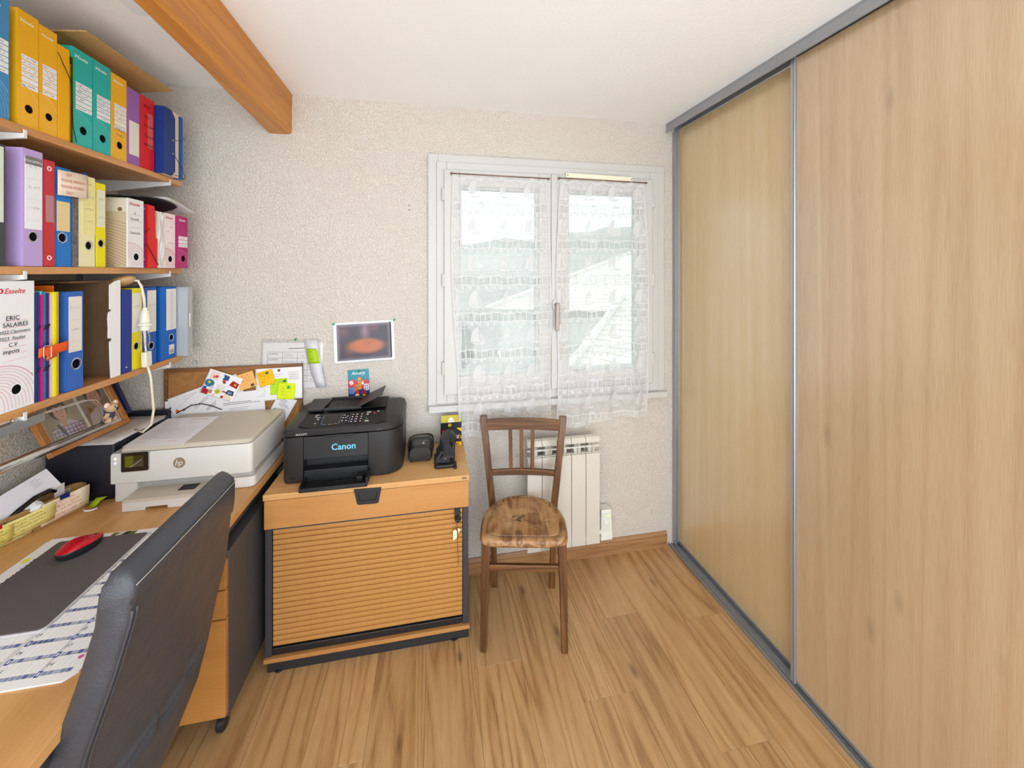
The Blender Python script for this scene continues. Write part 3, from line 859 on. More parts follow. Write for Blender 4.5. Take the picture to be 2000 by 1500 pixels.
MB().box(cx0, cx0+.022, cy0+.004, cy1-.002, .03, .672).build('side_panel', CABD, cab, bevel=.001)
MB().box(cx1-.022, cx1, cy0+.004, cy1-.002, .03, .672).build('side_panel', CABD, cab, bevel=.001)
MB().box(cx0+.022, cx1-.022, cy1-.012, cy1-.002, .03, .672).build('back_panel', CABD, cab)
MB().box(cx0, cx1, cy0-.010, cy0+.006, .560, .670).build('drawer_front', BEECHD, cab, bevel=.0015)
MB().box(cx0+.022, cx1-.022, cy0+.02, cy0+.036, .075, .555).build('inner_frame', CABD, cab)
for i, (xa, xb) in enumerate(((cx0+.001, cx0+.024), (cx1-.024, cx1-.001))):
    MB().box(xa, xb, cy0-.002, cy0+.004, .052, .559).build('front_stile', CABD, cab, bevel=.001)
MB().box(cx0+.024, cx1-.024, cy0+.001, cy0+.008, .060, .086).build('shutter_gap_shade', mat('gap_shade_black', (28,28,30), .35), cab, bevel=.002)  # black strip painted in for the shade of the gap under the slats
nsl = 22; zb, zt_ = .088, .548; ph = (zt_-zb)/nsl
slat = MB()
F0 = Fr((0,0,0),(0,-1,0),(0,0,1))
slat.prism(F0, [(a-cy0-.007, b+zb) for a, b in [(-.010,.0006),(-.006,.0006),(-.0006,.0030),(.0004,ph*.5),(0,ph-.0024),(-.006,ph-.0006),(-.010,ph-.0006)]], -cx1+.026, -cx0-.026)
s0 = slat.build('tambour_slat', TAMB, cab)
base = Vector((0, cy0+.007, 0))
for i in range(nsl):
    o = s0 if i == 0 else s0.copy()
    if i: COL.objects.link(o); o.parent = cab
    o.location = (0, 0, ph*i)
MB().box(cx0+.024, cx1-.024, cy0+.004, cy0+.012, .548, .560).build('shutter_top_gap', CABD, cab)
MB().box(cx0-.002, cx1+.004, cy0-.012, cy0+.02, .042, .058).build('bottom_strip', BEECHD, cab, bevel=.001)
MB().box(cx0+.01, cx1, cy0-.004, cy1-.01, 0.0005, .042).build('plinth', mat('plinth_black', (38,37,40), .5), cab, bevel=.001)
for xx in (cx0+.05, cx1-.06):
    MB().lathe(FZ(xx, cy0+.008, 0), [(.019,.0),(.020,.003),(.019,.006),(.0001,.007)], 20).build('levelling_foot', BLACKPL, cab, smooth=40)
# recessed pull
F = FY(-.262, cy0-.0101, .652)
hp = MB()
o_ = [(-.054,.033),(.054,.030),(.043,-.030),(.038,-.034),(-.036,-.032),(-.041,-.027)]
i_ = [(-.037,.016),(.037,.014),(.033,-.016),(.030,-.018),(-.028,-.017),(-.032,-.013)]
n = 6
hp.add([F.pt(a, b, .001) for a, b in o_] + [F.pt(a*.96, b*.95, .007) for a, b in o_] + [F.pt(a, b, .007) for a, b in i_] + [F.pt(a*.97, b*.95, .0008) for a, b in i_],
       [(r*n+k, r*n+(k+1) % n, (r+1)*n+(k+1) % n, (r+1)*n+k) for r in range(3) for k in range(n)] + [tuple(range(3*n, 4*n))])
hp.build('pull_handle', BLACKPL, cab, bevel=.001)
MB().fbox(FY(.128, cy0-.0121, .680), -.010, .010, 0, .008, 0, .001).build('maker_plate', mat('maker_plate', (120,116,90), .4, .5), cab)
# lock with key, tag and string
kl = thing('cabinet_key', 'black-headed key with paper tag and string hanging in the cabinet lock', 'key', (.098, cy0, .45))
LK = FY(.098, cy0-.002, .541)
MB().prism(LK, [(-.011,-.030),(.011,-.030),(.013,-.01),(.011,.012),(.004,.017),(-.004,.017),(-.011,.012)], -.003, .006).build('lock_body', BLACKPL, kl, bevel=.0015)
MB().lathe(FY(.101, cy0-.010, .512), [(.012,-.0015),(.0135,0),(.012,.0025),(.0001,.003)], 16, sy=1.1).build('key_head', GLOSSBLACK, kl, smooth=40)
MB().box(.099, .103, cy0-.0098, cy0-.001, .508, .516).build('key_blade', STEEL, kl)
MB().tube([(.101+.011*math.cos(t), cy0-.012, .497+.012*math.sin(t)) for t in [i*math.pi/8 for i in range(16)]], .0009, 6, closed=True).build('key_ring', STEEL, kl, smooth=True)
MB().prism(FY(.088, cy0-.012, .447), [(-.008,-.022),(.008,-.012),(.008,.016),(.002,.024),(-.008,.018)], 0, .0006).build('paper_tag', mat('tag_paper', (236,226,190), .8), kl)
MB().prism(FY(.104, cy0-.0118, .464), [(-.004,-.012),(.008,.004),(-.004,.012)], 0, .0006).build('paper_tag', mat('tag_paper', (236,226,190), .8), kl)
MB().tube([(.097, cy0-.0135, .497), (.100, cy0-.0128, .46), (.099, cy0-.0115, .40), (.101, cy0-.0115, .36), (.1045, cy0-.0115, .345), (.099, cy0-.0115, .335), (.103, cy0-.0115, .32)], .0012, 6).build('string', mat('brown_string', (70,44,34), .8), kl, smooth=True)

# ------------------------------------------------------------------ desk and drawer pedestal
DESKW = wood('desk_beech', (188,136,80), (204,152,94), (216,168,110), 'Y', s=15, stretch=.07, ring=2.8, rough=.38, bump=.0001, fine=.45, ringw=.22)
DX1 = -.665
desk = thing('desk', 'beech desk along the left wall carrying the white printer', 'desk', (-1.0, 1.2, 0))
MB().box(XL+.003, DX1, .30, 2.025, .705, .730).build('desktop', DESKW, desk, bevel=.002)
DKM = mat('desk_frame_metal', (70,70,74), .45, .3)
MB().box(DX1-.045, DX1-.02, .34, 2.0, .665, .705).build('front_beam', DKM, desk, bevel=.002)
MB().box(XL+.02, XL+.045, .34, 2.0, .665, .705).build('rear_beam', DKM, desk, bevel=.002)
for y in (.36, 1.97):
    for x_ in (XL+.035, DX1-.06):
        MB().box(x_-.02, x_+.02, y-.02, y+.02, 0, .705).build('leg', DKM, desk, bevel=.004)
MB().box(DX1-.05, DX1-.01, 1.69, 1.74, .690, .705).build('corner_block', BEECHD, desk, bevel=.001)
ped = thing('drawer_pedestal', 'charcoal drawer pedestal with three beech drawer fronts under the desk', 'drawer unit', (-.86, 1.75, 0))
PEDM = mat('pedestal_charcoal', (74,73,74), .5, bump=.0001, bscale=700)
px0, px1, py0, py1 = -1.07, -.670, 1.475, 1.985
MB().box(px0, px1, py0, py1, .075, .628).build('body', PEDM, ped, bevel=.002)
PEDF = wood('pedestal_front', (160,104,48), (176,118,56), (190,132,68), 'X', s=15, stretch=.08, ring=2, rough=.42, bump=.0001, ringw=.12)
for z0, z1 in ((.512, .606), (.416, .508), (.092, .412)):
    dr = MB().box(px0+.004, px1-.002, py0-.019, py0-.0005, z0, z1).build('drawer', PEDF, ped, bevel=.0015)
    MB().fbox(FY((px0+px1)/2, py0-.0192, z1-.03), -.05, .05, -.006, .006, 0, .010).build('grip', BLACKPL, dr, bevel=.002)
for x_ in (px0+.05, px1-.035):
    for y in (py0+.035, py1-.05):
        cst = MB().lathe(Fr((x_-.012, y, .026), (0,1,0), (0,0,1)), [(.0001,-.0002),(.022,0),(.026,.004),(.026,.020),(.022,.024),(.0001,.0242)], 18).build('caster', BLACKPL, ped, smooth=40)
        MB().box(x_-.014, x_+.014, y-.012, y+.02, .045, .075).build('caster_fork', BLACKPL, cst, bevel=.003)

# ------------------------------------------------------------------ black office chair
def leathermat():
    m, nt, bs = _new('black_leather'); L = nt.links
    bs.inputs['Base Color'].default_value = lin((60,62,68)); bs.inputs['Roughness'].default_value = .46
    bs.inputs['Specular IOR Level'].default_value = .55
    tc = N(nt, 'ShaderNodeTexCoord')
    v = N(nt, 'ShaderNodeTexVoronoi', Scale=420.0, feature='SMOOTH_F1'); L.new(tc.outputs['Object'], v.inputs['Vector'])
    n = N(nt, 'ShaderNodeTexNoise', Scale=14.0, Detail=4.0); L.new(tc.outputs['Object'], n.inputs['Vector'])
    x = N(nt, 'ShaderNodeMath', operation='MULTIPLY_ADD'); x.inputs[1].default_value = .12
    L.new(v.outputs['Distance'], x.inputs[0]); L.new(n.outputs[0], x.inputs[2])
    bumpnode(nt, bs, x.outputs[0], .004)
    r = N(nt, 'ShaderNodeMapRange'); r.inputs['To Min'].default_value = .28; r.inputs['To Max'].default_value = .46
    L.new(n.outputs[0], r.inputs[0]); L.new(r.outputs[0], bs.inputs['Roughness'])
    return m
LEATH = leathermat()
oc = thing('office_chair', 'black leather high-backed office chair pushed under the desk', 'office chair', (-.88, 1.05, 0))
def interp(tab, z):
    for (z0, v0), (z1, v1) in zip(tab[:-1], tab[1:]):
        if z0 <= z <= z1:
            t = (z-z0)/(z1-z0); return v0 + (v1-v0)*t
    return tab[0][1] if z < tab[0][0] else tab[-1][1]
NEAR = [(.36,-.700),(.50,-.672),(.654,-.638),(.80,-.590),(.90,-.562),(.985,-.552)]
FAR = [(.36,-.640),(.425,-.622),(.564,-.606),(.757,-.566),(.90,-.552),(1.0,-.552)]
YN = [(.36,.90),(.50,.872),(.654,.862),(1.0,.862)]
YF = [(.36,1.06),(.42,1.11),(.48,1.20),(.56,1.235),(.66,1.232),(.757,1.238),(1.0,1.238)]
def back_surface(z, s, thick_side):
    xn, xf = interp(NEAR, z), interp(FAR, z)
    yn, yf = interp(YN, z), interp(YF, z)
    y = yn + (yf-yn)*s
    b = 4*s*(1-s)
    lum = math.exp(-((z-.47)/.16)**2)
    x = xn + (xf-xn)*s + b*(.010+.018*lum)
    # creases pulled across the lower back
    for zc, sc, ws in ((.578,.78,.085),(.552,.58,.085),(.548,.30,.17)):
        d = z - zc - .05*(s-sc); w = math.exp(-((s-sc)/ws)**4)
        x += w*(.010*math.exp(-(d/.009)**2) - .017*math.exp(-((d+.020)/.012)**2))
    return x, y
nz_, ns = 190, 70
rows = []
ZT = 1.0
for i in range(nz_+1):
    v = i/nz_
    z = .37 + (ZT-.045-.37)*v
    ring_ = []
    # rear face, left to right seen from behind, then front face back
    for k in range(ns+1):
        s = k/ns
        x, y = back_surface(z, s, 0)
        e = min(s, 1-s); q = min(1, e/.03)
        x -= .010*(1-math.sqrt(max(0, 1-(1-q)**2)))
        ring_.append((x, y, z))
    for k in range(ns+1):
        s = 1 - k/ns
        x, y = back_surface(z, s, 0)
        e = min(s, 1-s); q = min(1, e/.05)
        th = .046 + .012*math.sqrt(max(0, 1-(1-q)**2))
        x0 = interp(NEAR, z)*(1-s) + interp(FAR, z)*s
        ring_.append((x0 - th, y, z))
    rows.append(ring_)
mb = MB(); mb.grid(rows, closed=True)
nn = len(rows[0])
mb.f.append(tuple(range(nn-1,-1,-1))); mb.c.append(None)
mb.f.append(tuple(range(len(mb.v)-nn, len(mb.v)))); mb.c.append(None)
mb.build('backrest', LEATH, oc, smooth=50)
# head bolster: padded band over the top of the back
rows = []
for k in range(41):
    s = k/40.0
    y = .8615 + (1.2385-.8615)*s
    zc = .966 + .010*math.sin(math.pi*s) + .006*s
    xr = interp(NEAR, .93)*(1-s) + interp(FAR, .93)*s + .010*4*s*(1-s)
    e = min(s, 1-s); q = min(1, e/.03); q = math.sqrt(max(0, 1-(1-q)**2))
    top = .034*(.45+.55*q); g = .006*q
    drop = .030 + .052*s
    prof = [(.000+g*.5,-drop),(.001+g,-drop*.6),(.002+g,-.006),(.001+g*.6,.012),(-.010,top*.80),(-.024,top),(-.036,top*.85),(-.043-g*.3,.010),(-.046-g,-.010),(-.047-g,-drop*.6),(-.048,-drop)]
    rows.append([(xr + a, y, zc + b) for a, b in prof])
mb = MB(); mb.grid(rows, closed=True)
mb.f.append(tuple(range(len(rows[0])))); mb.c.append(None)
mb.f.append(tuple(range(len(mb.v)-1, len(mb.v)-1-len(rows[0]), -1))); mb.c.append(None)
mb.build('head_bolster', LEATH, oc, smooth=55)
# stitching and piping
STITCH = mat('stitch_thread', (176,168,156), .7)
pts = []
for k in range(40):
    s = k/39.0; y = .868 + .365*s
    zc = .966 + .010*math.sin(math.pi*s) + .006*s
    xr = interp(NEAR, .93)*(1-s) + interp(FAR, .93)*s + .010*4*s*(1-s)
    pts.append((xr + .0082 + .0012*4*s*(1-s), y, zc + .002))
MB().tube(pts, .0011, 6).build('stitch_seam', STITCH, oc, smooth=True)
for off in (.0, .011):
    pts = []
    for k in range(40):
        z = .40 + .52*k/39.0
        x, y = back_surface(z, .022+off/.38, 0)
        pts.append((x+.0005, y, z))
    MB().tube(pts, .0028, 8).build('piping', LEATH, oc, smooth=True)
# seat, column, star base
rows = []
for k, (g, z) in enumerate(((-.03,.395),(-.008,.400),(0,.42),(0,.45),(-.01,.470),(-.05,.482),(-.14,.478))):
    rr = []
    for i in range(40):
        t = 2*math.pi*i/40; c, q = math.cos(t), math.sin(t)
        rr.append((-.905 + (.225+g)*math.copysign(abs(c)**.55, c), 1.05 + (.215+g)*math.copysign(abs(q)**.55, q), z))
    rows.append(rr)
mb = MB(); mb.grid(rows, closed=True)
mb.f.append(tuple(range(39,-1,-1))); mb.c.append(None); mb.f.append(tuple(range(len(mb.v)-40, len(mb.v)))); mb.c.append(None)
mb.build('seat', LEATH, oc, smooth=50)
MB().box(-1.0, -.80, .98, 1.12, .365, .397).build('tilt_mechanism', BLACKPL, oc, bevel=.006)
bar(MB(), [(-.80,1.05,.375), (-.70,1.05,.37), (-.675,1.05,.42), (-.685,1.05,.55)], .06, .012, (0,1,0)).build('back_support', BLACKPL, oc, bevel=.003)
MB().lathe(FZ(-.90, 1.05, .07), [(.030,0),(.030,.14),(.020,.145),(.020,.30)], 18).build('gas_column', BLACKPL, oc, smooth=40)
for i in range(5):
    t = 2*math.pi*i/5 + .35; c, q = math.cos(t), math.sin(t)
    leg = bar(MB(), [(-.90+.03*c, 1.05+.03*q, .10), (-.90+.15*c, 1.05+.15*q, .088), (-.90+.26*c, 1.05+.26*q, .070)], [.05,.042,.032], [.035,.03,.022], (-q, c, 0)).build('base_leg', BLACKPL, oc, bevel=.004)
    ce = (-.90+.255*c, 1.05+.255*q, .027)
    MB().lathe(Fr(ce, (0,0,1), (c, q, 0)), [(.0001,-.022),(.022,-.021),(.026,-.015),(.026,-.003),(.018,-.002),(.018,.002),(.026,.003),(.026,.015),(.022,.021),(.0001,.022)], 18).build('caster', BLACKPL, leg, smooth=40)
# ------------------------------------------------------------------ wall shelves
SHELFW = wood('shelf_beech', (176,118,66), (198,140,84), (214,160,104), 'Y', s=15, stretch=.07, ring=2.6, rough=.45, bump=.0001, fine=.45, ringw=.2)
BRKM = mat('bracket_white', (226,226,224), .4)
SX = -1.055; SY0, SY1 = .95, 1.925
shelf_tops = {'top': 1.943, 'middle': 1.573, 'lower': 1.203}
RAILY = (1.262, 1.842)
for nm, lab in (('top', 'topmost beech wall shelf with yellow and turquoise box files'), ('middle', 'middle beech wall shelf with lavender and blue binders'), ('lower', 'lowest beech wall shelf above the desk with blue binders')):
    z = shelf_tops[nm]
    sh_ = thing('wall_shelf', lab, 'shelf', (-1.2, 1.44, z-.022), group='beech shelves on the left wall')
    MB().box(XL+.016, SX, SY0, SY1, z-.021, z).build('board', SHELFW, sh_, bevel=.002)
    for y in RAILY:
        mb = MB().prism(Fr((0,y-.004,0),(1,0,0),(0,0,1)), [(XL+.016,z-.0215),(SX-.012,z-.0215),(SX-.004,z-.016),(SX-.004,z-.034),(SX-.02,z-.036),(XL+.016,z-.075)], 0, -.008)
        MB().prism(Fr((0,y,0),(1,0,0),(0,0,1)), [(XL+.016,z-.022),(SX+.0035,z-.022),(SX+.0035,z-.012),(SX+.006,z-.012),(SX+.006,z-.034),(SX-.02,z-.037),(XL+.016,z-.080)], -.004, .004).build('bracket', BRKM, sh_)
for y, w in zip(RAILY, ('nearer', 'farther')):
    rl = thing('shelf_rail', '%s grey metal shelf rail fixed upright to the left wall' % w, 'rail', (XL+.008, y, .95), group='upright rails of the shelves')
    MB().box(XL+.0005, XL+.015, y-.012, y+.012, 1.02, 2.30).build('upright', mat('rail_grey', (150,152,156), .45, .3), rl, bevel=.001)
    mb = MB()
    for i in range(24):
        z = 1.05 + i*.05
        if any(abs(z - (q-.05)) < .05 for q in shelf_tops.values()): continue
        mb.box(XL+.0151, XL+.0153, y-.003, y+.003, z, z+.018)
    mb.build('slots', mat('slot_dark', (40,40,42), .7), rl)

HOLE = mat('finger_hole_dark', (14,12,12), .9, spec=.1)
PAPERSTACK = mat('paper_block', (226,222,212), .85, bump=.0006, bscale=500)
KRAFT = mat('kraft_board', (176,146,104), .85, mottle=.05)
KRAFTD = mat('kraft_inner', (122,92,64), .9, mottle=.05)
def cmat(c, rough=.5):
    return mat('board_%d_%d_%d' % tuple(c), c, rough, spec=.4)
def arcs(mb, F, w, h, col, n, a0=.36, lw=.0007, o=.0004, hole=None):
    for i in range(n):
        A = w*(1.15 - i*1.0/n); B = h*(a0 - a0*.62*i/n); pts = []
        for k in range(25):
            t = math.pi/2*k/24
            x, y = A*math.sin(t)**.8 - w*.0, B*math.cos(t)**.9
            if x > w-.001: break
            if y < .002: break
            if hole and math.hypot(x-hole[0], y-hole[1]) < hole[2]*1.15:
                if len(pts) > 1: mb.line(F, pts, lw*(2.2 if i == 0 else 1), o, col)
                pts = []; continue
            pts.append((x+.0005, y))
        mb.line(F, pts, lw*(2.2 if i == 0 else 1), o, col)
def crescent(mb, F, x, y, r, o, col):
    mb.disc(F, x, y, r, o, col, 12)
def logo(mb, F, w, y, size, col, bg, o=.0005):
    n = size*.32
    x = w*.15
    mb.disc(F, x, y+size*.36, size*.36, o, col, 14); mb.disc(F, x-size*.16, y+size*.36, size*.24, o+.0002, bg, 12)
    mb.text(F, 'Esselte', x+size*.5, y, size, o, col, shear=.25, bold=.012)
def contents(parent, x, y0, y1, z, h, depth, m=PAPERSTACK):
    MB().box(x-depth+.004, x-.012, y0, y1, z+.004, z+h).build('contents', m, parent)
def file_box(label, y0, y1, z, h, x, col, logo_c=(250,248,240), arc_c=None, rows=None, hole=.05, group='', seed=0, depth=.245, side=None, rowc=(238,238,238), writing=True, cat='box file', name='box_file', hr=None, ink=INK):
    w = y1 - y0
    t = thing(name, label, cat, (x, (y0+y1)/2, z), group=group)
    m = cmat(col); bm = cmat(side) if side else m
    F = FX(x, y0, z)
    b = MB()
    b.box(x-depth, x-.003, y0+.0005, y0+.0025, z+.0005, z+h); b.box(x-depth, x-.003, y1-.0025, y1-.0005, z+.0005, z+h)
    b.box(x-depth, x-.003, y0+.0025, y1-.0025, z+.0005, z+.003); b.box(x-depth, x-depth+.002, y0+.0025, y1-.0025, z+.003, z+h)
    b.box(x-depth, x-.003, y0+.0025, y1-.0025, z+h-.003, z+h)
    b.build('body', bm, t)
    r = hr or min(.0125, w*.20)
    MB().hplate(F, .0004, w-.0004, .0005, h, w*.54, hole, r, -.003, 0).build('spine', m, t)
    MB().lathe(F, [(r*1.05,-.010),(r*1.05,-.0032),(r*1.0,-.0012)], 20, cx=w*.54, cy=hole).build('finger_hole', HOLE, t)
    p = MB(); a = arc_c or tuple(min(255, int(q*.55+255*.45)) for q in col)
    arcs(p, F, w, h, a, 11, hole=(w*.54, hole, r))
    logo(p, F, w, h*.905, min(.021, w*.185), logo_c, col)
    if rows:
        ra, rb_, nrow, xa = rows
        dh = (rb_-ra)*h/nrow
        for i in range(nrow):
            p.rect(F, w*xa, w*.97, ra*h+i*dh+.0008, ra*h+(i+1)*dh-.0012, .0004, rowc)
            if writing and i % 5 != 1: p.scribble(F, w*(xa+.05), ra*h+(i+.5)*dh, w*(.82-xa), dh*.5, .0008, .0007, ink, seed*17+i)
    p.build('print', PRINT, t, recalc=False)
    return t
def lever(label, y0, y1, z, h, x, col, lab=None, labc=(236,232,220), hole=.075, group='', seed=0, depth=.27, ring=True, spine_c=None, cat='binder', name='lever_arch_binder', nlines=6, top=None, inner=None, hy=.5, holer=.0125):
    w = y1 - y0
    t = thing(name, label, cat, (x, (y0+y1)/2, z), group=group)
    m = cmat(col); sm = cmat(spine_c) if spine_c else m
    F = FX(x, y0, z)
    r = min(holer, w*.30)
    MB().hplate(F, .003, w-.003, .001, h, w*hy, hole, r, -.003, 0).build('spine', sm, t)
    MB().box(x-depth, x-.001, y0, y0+.003, z+.0005, z+h).build('cover', m, t, bevel=.0008)
    MB().box(x-depth, x-.001, y1-.003, y1, z+.0005, z+h).build('cover', m, t, bevel=.0008)
    contents(t, x, y0+.006, y1-.006, z, h-.03, depth)
    MB().lathe(F, [(r*1.02,-.012),(r*1.02,-.0032)], 20, cx=w*hy, cy=hole).build('finger_hole', HOLE, t)
    if ring: MB().ring(F, w*hy, hole, r*.98, r*1.25, .0002, .0014).build('metal_ring', CHROME, t, smooth=True)
    if lab:
        a, b, xa, xb = lab
        p = MB(); p.fbox(F, w*xa, w*xb, h*a, h*b, .0001, .0009, labc)
        if top: p.rect(F, w*xa, w*xb, h*b-.022, h*b, .0011, top)
        for i in range(nlines):
            yy = h*b - (h*(b-a))*(i+1.1)/(nlines+1)
            p.line(F, [(w*xa+.003, yy), (w*xb-.003, yy)], .0004, .0011, (190,180,170))
            if i % 2 == 0: p.scribble(F, w*xa+.006, yy+.005, w*(xb-xa)*.75, .006, .0006, .0013, INK, seed*31+i)
        p.build('spine_label', PRINT, t)
    return t
def elastic(t, pts, r=.0011, c=(26,24,26)):
    MB().tube(pts, r, 6).build('elastic', mat('elastic_%d_%d_%d' % c, c, .7), t, smooth=True)

# ---- top shelf
Z = shelf_tops['top']; G = 'files on the top shelf'
file_box('blue box file at the left end of the top shelf', 1.150, 1.234, Z, .305, -1.06, (66,140,190), rows=(.38,.66,6,.14), group=G, seed=1)
file_box('yellow box file at the left end of the top shelf, beside the blue one', 1.254, 1.310, Z, .303, -1.06, (240,178,24), rows=(.34,.63,6,.18), group=G, seed=2)
file_box('yellow box file second from the left on the top shelf', 1.3115, 1.3645, Z, .296, -1.06, (240,178,24), rows=(.36,.65,6,.18), group=G, seed=3)
t = thing('elastic_folder', 'narrow yellow folder with black elastic between yellow and turquoise box files', 'folder', (-1.06, 1.385, Z), group=G)
MB().box(-1.30, -1.06, 1.367, 1.369, Z, Z+.272).build('cover', cmat((240,176,10)), t, bevel=.0006)
MB().box(-1.062, -1.0600, 1.369, 1.402, Z, Z+.272).build('spine', cmat((240,176,10)), t, bevel=.0006)
MB().box(-1.30, -1.06, 1.402, 1.404, Z, Z+.272).build('cover', cmat((240,176,10)), t, bevel=.0006)
contents(t, -1.062, 1.371, 1.400, Z, .25, .23)
elastic(t, [(-1.10, 1.3655, Z+.25), (-1.058, 1.366, Z+.245), (-1.0575, 1.384, Z+.215), (-1.0575, 1.404, Z+.185), (-1.0570, 1.4085, Z+.12), (-1.0565, 1.4105, Z+.05), (-1.052, 1.416, Z+.004)])
t = thing('clear_wallet', 'thin clear yellowish plastic wallet against the turquoise box file', 'wallet', (-1.06, 1.407, Z), group=G)
MB().box(-1.29, -1.055, 1.4055, 1.4085, Z, Z+.255).build('sleeve', clear('yellow_clear', (240,206,90), .03, .2, .0, .2), t)
MB().box(-1.28, -1.060, 1.4066, 1.4074, Z+.002, Z+.235).build('sheets', cmat((214,196,130)), t)
TQ = (34,178,168)
file_box('turquoise box file nearer the yellow folder on the top shelf', 1.412, 1.4835, Z, .292, -1.06, TQ, rows=(.37,.66,6,.16), group=G, seed=5)
file_box('turquoise box file in the middle, right of the other turquoise one', 1.486, 1.5555, Z, .292, -1.06, TQ, rows=(.37,.64,6,.20), group=G, seed=6)
t8 = file_box('yellow box file between the turquoise and the purple files', 1.5575, 1.6255, Z, .286, -1.06, (240,178,24), rows=(.36,.66,6,.20), group=G, seed=7)
p = MB(); F = FX(-1.06, 1.5575, Z)
p.text(F, '\u2022 T.M.O.P', .012, .098, .012, .0009, (40,60,140)); p.scribble(F, .02, .085, .035, .009, .0009, .0009, (40,40,90), 78)
p.build('handwriting', PRINT, t8)
t = thing('purple_file', 'purple file with a cream label near the far end of the top shelf', 'file', (-1.06, 1.658, Z), group=G)
MB().box(-1.30, -1.06, 1.628, 1.688, Z, Z+.270).build('body', cmat((152,98,170)), t, bevel=.001)
MB().box(-1.0599, -1.059, 1.637, 1.684, Z+.035, Z+.155).build('spine_label', cmat((232,224,208)), t)
t = thing('red_file', 'red file with black handwriting on the top shelf', 'file', (-1.06, 1.728, Z), group=G)
MB().box(-1.30, -1.06, 1.690, 1.7655, Z, Z+.272).build('body', cmat((214,28,32)), t, bevel=.001)
MB().box(-1.0599, -1.0593, 1.730, 1.757, Z+.085, Z+.215).build('tape_strip', cmat((226,98,96), .3), t)
p = MB(); F = FX(-1.0593, 1.690, Z)
for i, (tx, yy) in enumerate((('Elec', .232), ('Plan', .192), ('Dossier', .160), ('Travaux', .122), ('maison', .090))):
    p.text(F, tx, .020, yy, .017, .0003, (50,14,18), shear=.2)
p.build('handwriting', PRINT, t)
t = thing('elastic_folder', 'navy blue elastic folder stuffed with papers at the far end of the top shelf', 'folder', (-1.06, 1.84, Z), group=G)
NAVY = (10,52,128)
F = FX(-1.03, 1.770, Z)
MB().prism(Fr((-1.03,1.770,Z),(0,1,0),(0,0,1)), [(0,0),(.045,0),(.068,.022),(.068,.236),(.045,.262),(0,.262)], -.003, 0).build('flap', cmat(NAVY), t)
MB().box(-1.29, -1.033, 1.770, 1.773, Z, Z+.262).build('cover', cmat(NAVY), t)
MB().box(-1.28, -1.034, 1.776, 1.865, Z+.002, Z+.262).build('sheets', cmat((226,206,186)), t)
MB().box(-1.27, -1.036, 1.866, 1.871, Z+.002, Z+.25).build('yellow_sheet', cmat((206,196,60)), t)
MB().box(-1.29, -1.030, 1.873, 1.886, Z, Z+.258).build('back_cover', cmat((8,92,172)), t)
for z in (Z+.09, Z+.145):
    MB().lathe(F, [(.0045,.0001),(.004,.0014),(.0022,.0014)], 12, cx=.055, cy=z-Z).build('eyelet', STEEL, t)
elastic(t, [(-1.0285, 1.825, Z+.145), (-1.022, 1.86, Z+.155), (-1.024, 1.888, Z+.176)])
elastic(t, [(-1.0285, 1.825, Z+.090), (-1.022, 1.865, Z+.045), (-1.022, 1.888, Z+.012), (-1.03, 1.889, Z+.002)])
elastic(t, [(-1.026, 1.80, Z+.004), (-1.022, 1.85, Z+.006), (-1.024, 1.888, Z+.003)])
# board lying across the files
bd = thing('plywood_board', 'thin plywood board lying across the files under the ceiling', 'board', (-1.19, 1.65, 2.24))
PLY = wood('plywood', (168,124,72), (190,146,92), (206,166,112), 'Y', s=13, stretch=.1, ring=2.6, rough=.55, ringw=.2)
f = Fr((-1.34, 1.420, 2.252), (1,0,0), (0, .40, -.0165))
f = Fr((-1.34, 1.420, 2.2545), (.30, 0, .048), (0, .40, -.010))
MB().prism(f, [(0,0),(.292,.03),(.302,.42),(0,.42)], 0, .005).build('panel', PLY, bd)

# ---- middle shelf
Z = shelf_tops['middle']; G = 'files on the middle shelf'
lever('dark grey binder with a pale green label at the left end of the middle shelf', 1.150, 1.226, Z, .305, -1.06, (62,66,68), lab=(.36,.98,.08,.92), labc=(214,224,210), group=G, seed=11, hole=.07)
tl = lever('lavender binder with a white label on the middle shelf', 1.261, 1.317, Z, .312, -1.055, (188,160,214), lab=(.32,.94,.10,.92), labc=(240,240,244), top=(128,124,120), group=G, seed=12, hole=.080, hy=.52)
p = MB(); p.text(FX(-1.055, 1.261, Z), 'EXACOMPTA', .028, .278, .0085, .0016, (236,236,236), 'c', bold=.01); p.build('label_lettering', PRINT, tl)
for z in (.09, .205):
    MB().lathe(Fr((-1.12,1.261,Z),(1,0,0),(0,0,1)), [(.0035,0),(.003,.001),(.0001,.0012)], 12, cx=.02, cy=z).build('rivet', mat('brass', (160,120,60), .35, .9), tl)
p = MB(); p.rect(FY(-1.12, 1.2608, Z), .0, .02, .04, .07, .0004, (206,190,150))
for k in range(6): p.line(FY(-1.12, 1.2608, Z), [(.003+k*.0028,.043),(.003+k*.0028,.062)], .0012, .0007, (60,50,50))
p.build('barcode_sticker', PRINT, tl)
REDPL = mat('glossy_red_plastic', (198,16,34), .16, spec=.6)
t = thing('plastic_binder', 'glossy red plastic binder between lavender and blue binders', 'binder', (-1.06, 1.338, Z), group=G)
MB().box(-1.30, -1.058, 1.3185, 1.3575, Z, Z+.300).build('body', REDPL, t, bevel=.004)
MB().box(-1.0578, -1.0570, 1.327, 1.350, Z+.125, Z+.20).build('label_pocket', clear('pink_clear', (250,190,196), .05, .15, .2, .2), t)
for z in (.025, .275):
    MB().ring(FX(-1.058, 1.338, Z), 0, z, .0035, .007, .0002, .002).build('snap_ring', mat('pale_plastic', (240,214,214), .3), t, smooth=True)
